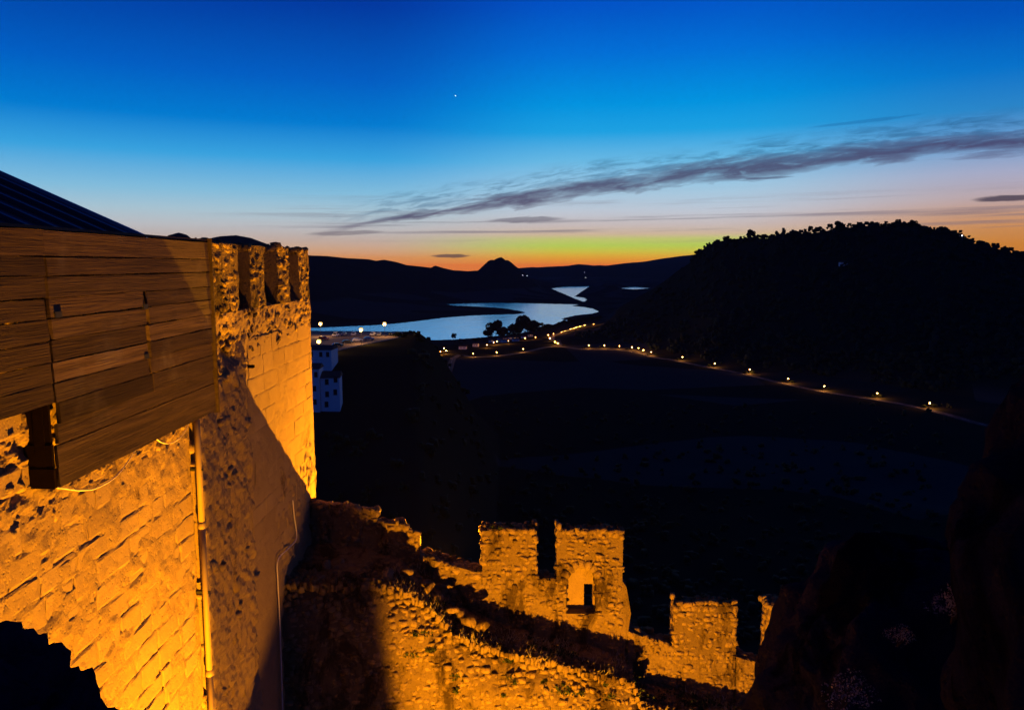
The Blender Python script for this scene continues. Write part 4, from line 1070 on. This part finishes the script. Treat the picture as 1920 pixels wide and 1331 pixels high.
lamps_l = [(826, 659), (833, 652), (837, 657), (873, 648), (887, 663), (931, 660), (981, 654), (913, 646), (926, 641), (932, 639.5), (953, 638), (984, 632), (1004, 630), (1028, 626), (1031, 633), (1038, 623),
           (1040, 640), (1046, 643), (1053, 620), (1059, 618), (1070, 614), (1077, 612), (1081, 610.5), (1087, 609), (1096, 607), (1113, 605)]
road('road', [hit(px, py + 8, 380) for px, py in ((1040, 640), (1080, 646), (1104, 648), (1133, 648), (1161, 649), (1197, 654), (1221, 661), (1279, 671), (1340, 683), (1405, 696), (1477, 713), (1545, 727), (1644, 742), (1742, 761), (1850, 790), (1960, 815))], 6.5, 'dark country road lined with lamps below the right mountain')
road('road', [hit(px, py, 380) for px, py in ((805, 672), (850, 672), (890, 670), (931, 668), (981, 661), (1020, 652), (1048, 648), (1046, 640), (1036, 632), (1048, 626), (1075, 617), (1100, 611), (1135, 606))], 6.5, 'dark road with lamps along the lake shore')

vl = make_lamp('road_lamp', 3.6, .60, 'lantern_glass', 5000, (1.0, .36, .06), .2)
first = True
def lamp_label(i, px, side):
    if side == 'r':
        k = len(lamps_r) - i
        return ['lit road lamp on the mountain road, %s from the right end' % w_ for w_ in ('first', 'second', 'third', 'fourth', 'fifth', 'sixth', 'seventh', 'eighth', 'ninth', 'tenth', 'eleventh', 'twelfth', 'thirteenth', 'last')][k - 1]
    w_ = ('1st 2nd 3rd 4th 5th 6th 7th 8th 9th 10th 11th 12th 13th 14th 15th 16th 17th 18th 19th 20th 21st 22nd 23rd 24th 25th 26th').split()
    k = sorted(p[0] for p in lamps_l).index(px)
    return 'lit lamp by the lakeside road, %s from the left' % w_[k]
for side, lst in (('r', lamps_r), ('l', lamps_l)):
    for i, (px, py) in enumerate(lst):
        x_, y_, z_ = hit(px, py + 6.5, 380); lab = lamp_label(i, px, side)
        g_ = 'lamps on the mountain road' if side == 'r' else 'lamps by the lakeside'
        if first: vl.location = (x_, y_, z_ + .2); vl['label'] = lab; vl['group'] = g_; first = False
        else: dup(vl, (x_, y_, z_ + .2), 0, lab, g_)
rt = random.Random(44)
for i, (px, py) in enumerate(lamps_r[:4] + lamps_r[6:]):
    for q in range(2):
        x_, y_, z_ = hit(px + (rt.uniform(-10, -5), rt.uniform(5, 12))[q], py + rt.uniform(3, 6.5), 380); k = rt.choice((1, 3)); cm_, tm, h, rz_ = TREES[k]
        nth = lamp_label(i if i < 4 else i + 2, px, 'r').split(', ')[1]
        tree('roadside_bush', x_, y_, z_ - .3, k, rt.uniform(.45, .85), 'low bush just %s of the mountain road lamp that is %s' % (('left', 'right')[q], nth), 'bushes along the mountain road', 'bush')

# ------------------------------------------------------------------ houses
def house(name, x, y, z, rz, w_, d_, h_, roof_h, wins, label, wall='limewash', group=None, door=None):
    t = thing(name, label, 'house', (x, y, z), rz, group)
    MB().box(0, w_, 0, d_, -3.0, h_).build('wall', M[wall], t)
    MB().prism([(-.3, h_ + .004), (d_ + .3, h_ + .004), (d_ / 2, h_ + roof_h)], 'x', -.25, w_ + .25).build('roof', M['roof_tile'], t)
    for (wx, wz_, ww, wh) in wins:
        o = MB().box(wx - ww / 2, wx + ww / 2, -.012, .05, wz_ - wh / 2, wz_ + wh / 2).build('window', M['window_dark'], t)
        MB().box(wx - ww / 2 - .1, wx + ww / 2 + .1, -.12, -.014, wz_ - wh / 2 - .12, wz_ - wh / 2).build('sill', M['kerb_stone'], o)
        fr_ = MB(); fr_.box(wx - .03, wx + .03, -.03, -.013, wz_ - wh / 2, wz_ + wh / 2); fr_.build('frame', M['bark'], o)
    return t
hy = 205.0
def hp(px, py, y=hy): return at_y(px, py, y)
hz0 = hp(610, 772)[2]; hx0, hx1 = hp(601, 730)[0], hp(636, 730)[0]; hzt = hp(618, 709)[2]
W_ = hx1 - hx0
house('village_house', hx0, hy, hz0, .12, W_, 7.0, hzt - hz0, 1.5, [(hp(px, py)[0] - hx0, hp(px, py)[2] - hz0, 1.0, 1.5) for px, py in ((612.5, 716), (628.5, 712), (613, 739), (628, 735.5), (612, 758))],
      'white three-storey village house with dark windows, right beside the tower')
tz = hp(598, 691)[2]; tx0 = hp(572, 730)[0]
house('village_house', tx0, hy - 1.2, hz0, .05, hx0 - tx0 - .05, 6.0, tz - hz0, 1.3, [(hp(px, py)[0] - tx0, hp(px, py)[2] - hz0, .9, 1.4) for px, py in ((594, 701), (591.5, 727), (592.5, 752), (582, 715), (582, 742))],
      'taller narrow white house half hidden behind the tower edge')
uy = 240.0; ux0, ux1 = hp(560, 665, uy)[0], hp(622, 665, uy)[0]; uz0, uzt = hp(600, 690, uy)[2], hp(600, 656, uy)[2]
house('village_house', ux0, uy, uz0, -.05, ux1 - ux0, 7.5, uzt - uz0, 1.3, [(hp(px, 664, uy)[0] - ux0, hp(px, 664, uy)[2] - uz0, 1.0, 1.5) for px in (573, 584, 602, 615)],
      'low village house with dark tiled roof just under the car park')
# pale farm buildings in the valley and lit farmsteads on the hills
for i, (px, py, w_, lab) in enumerate(((860, 655, 9, 'small pale farm building at the left of the lakeside lamps'), (886, 650, 7, 'small pale shed between lakeside lamps near the shore'), (942, 642, 8, 'small pale building under the big lakeside trees, left one'), (962, 640, 10, 'small pale building under the tallest lakeside tree'))):
    x_, y_, z_ = hit(px, py, 380); house('farm_building', x_, y_, z_, random.uniform(-.3, .3), w_, 6, 3.2, 1.4, [(w_ * .3, 1.7, 1, 1), (w_ * .7, 1.7, 1, 1)], lab)
rt = random.Random(61); hp_ = sorted(rt.uniform(898, 1012) for _ in range(11))
for i, px in enumerate(hp_):
    x_, y_, z_ = hit(px, np.interp(px, [890, 1015], [645, 630]) + rt.uniform(-2, 2), 380); w_ = rt.uniform(5, 9)
    t = house('hamlet_house', x_, y_, z_, rt.uniform(-.4, .4), w_, 6, rt.uniform(2.6, 3.4), 1.2, [(w_ * .3, 1.7, 1, 1.1), (w_ * .7, 1.7, 1, 1.1)], 'small pale house of the lakeside hamlet, %s from the left' % ORD[i], group='houses of the lakeside hamlet')
    if i % 2 == 0: MB().lathe([(.05, -.3), (.3, -.15), (.3, .15), (.05, .3)], (w_ * .5, -.5, 2.9), 8).build('porch_lamp', M['lantern_glass'], t)
for (px, py, lab, k) in ((1580, 497, 'single white light of a farmstead on the mountain flank', 1), (1795, 446, 'pair of white lights just under the mountain skyline at right', 2), (980, 517, 'faint light of a far farm below the rocky peak', 1), (988, 518, 'faint far farm light right of the rocky peak foot', 1),
                         (1096, 511, 'far white light on the distant range above the far water', 1), (1098, 521, 'far pair of lights near the far shore', 2)):
    x_, y_, z_ = hit(px, py, 600); t = thing('farmstead', lab, 'house', (x_, y_ - 4, z_), 0, 'far lit farmsteads'); f_s = y_ / 1000
    MB().box(-4, 4, 0, 6, -2, 3).build('wall', M['limewash'], t); MB().prism([(-.3, 3.004), (6.3, 3.004), (3, 4.6)], 'x', -4.3, 4.3).build('roof', M['roof_tile'], t)
    for q in range(k):
        MB().lathe([(.05, -.45), (.42, -.25), (.42, .25), (.05, .45)], ((q * 4.5 - 1.5) if k > 1 else 0, -.6, 2.6), 10).build('lamp', M['white_light'], t, scale=(1, 1, 1))
# ------------------------------------------------------------------ evening star
sp3 = Vector(at_y(854, 180, 20000)); MBs = MB().lathe([(.5 if i in (0, 8) else 11 * math.sin(math.pi * i / 8), -11 * math.cos(math.pi * i / 8)) for i in range(9)], tuple(sp3), 14)
tag(MBs.build('evening_star', M['star_light'], None, True), 'tiny bright point high in the blue sky', 'star')

# ------------------------------------------------------------------ pale dry shrubs clinging to the rocks at the right
material('pale_twig', plain((.20, .18, .21), .9, 0, .3, 8))
for (px, py, y_, sc, lab) in ((1800, 1135, 5.55, .17, 'pale dry shrub growing between the two dark rocks at right'), (1690, 1195, 5.45, .09, 'tiny pale tuft on the face of the round boulder'), (1590, 1300, 5.4, .15, 'pale shrub low on the round boulder near the bottom edge')):
    p = at_y(px, py, y_); t = thing('dry_shrub', lab, 'shrub', p); t.scale = (sc, sc * .7, sc * 1.15)
    c_ = crown_mesh(int(px), 1.5, 1.0, 420, .075, 14); c_.materials.append(M['pale_twig']); obj('foliage', c_, None, t)
    st = MB(); rr_ = random.Random(px)
    for k in range(7): st.tube([(0, .8, -1.0), (rr_.uniform(-.3, .3), .1, -.2), (rr_.uniform(-.9, .9), rr_.uniform(-.7, .3), rr_.uniform(.2, 1.0))], [.05, .035, .015], 5)
    st.build('stem', M['bark'], t)

# ------------------------------------------------------------------ thin evening haze filling the valley
hm = bpy.data.materials.new('haze_air'); hm.use_nodes = True; ht = hm.node_tree; ht.nodes.clear()
ho = ht.nodes.new('ShaderNodeOutputMaterial'); hv = ht.nodes.new('ShaderNodeVolumePrincipled'); ht.links.new(hv.outputs[0], ho.inputs['Volume'])
hv.inputs['Color'].default_value = (.72, .72, 1.0, 1); hv.inputs['Density'].default_value = 2.0e-5; hv.inputs['Anisotropy'].default_value = .0
hz_ = MB().box(-17500, 17500, -60, 10200, -320, 470).build('haze', hm); tag(hz_, 'faint evening haze over the valley', 'haze', kind='stuff')
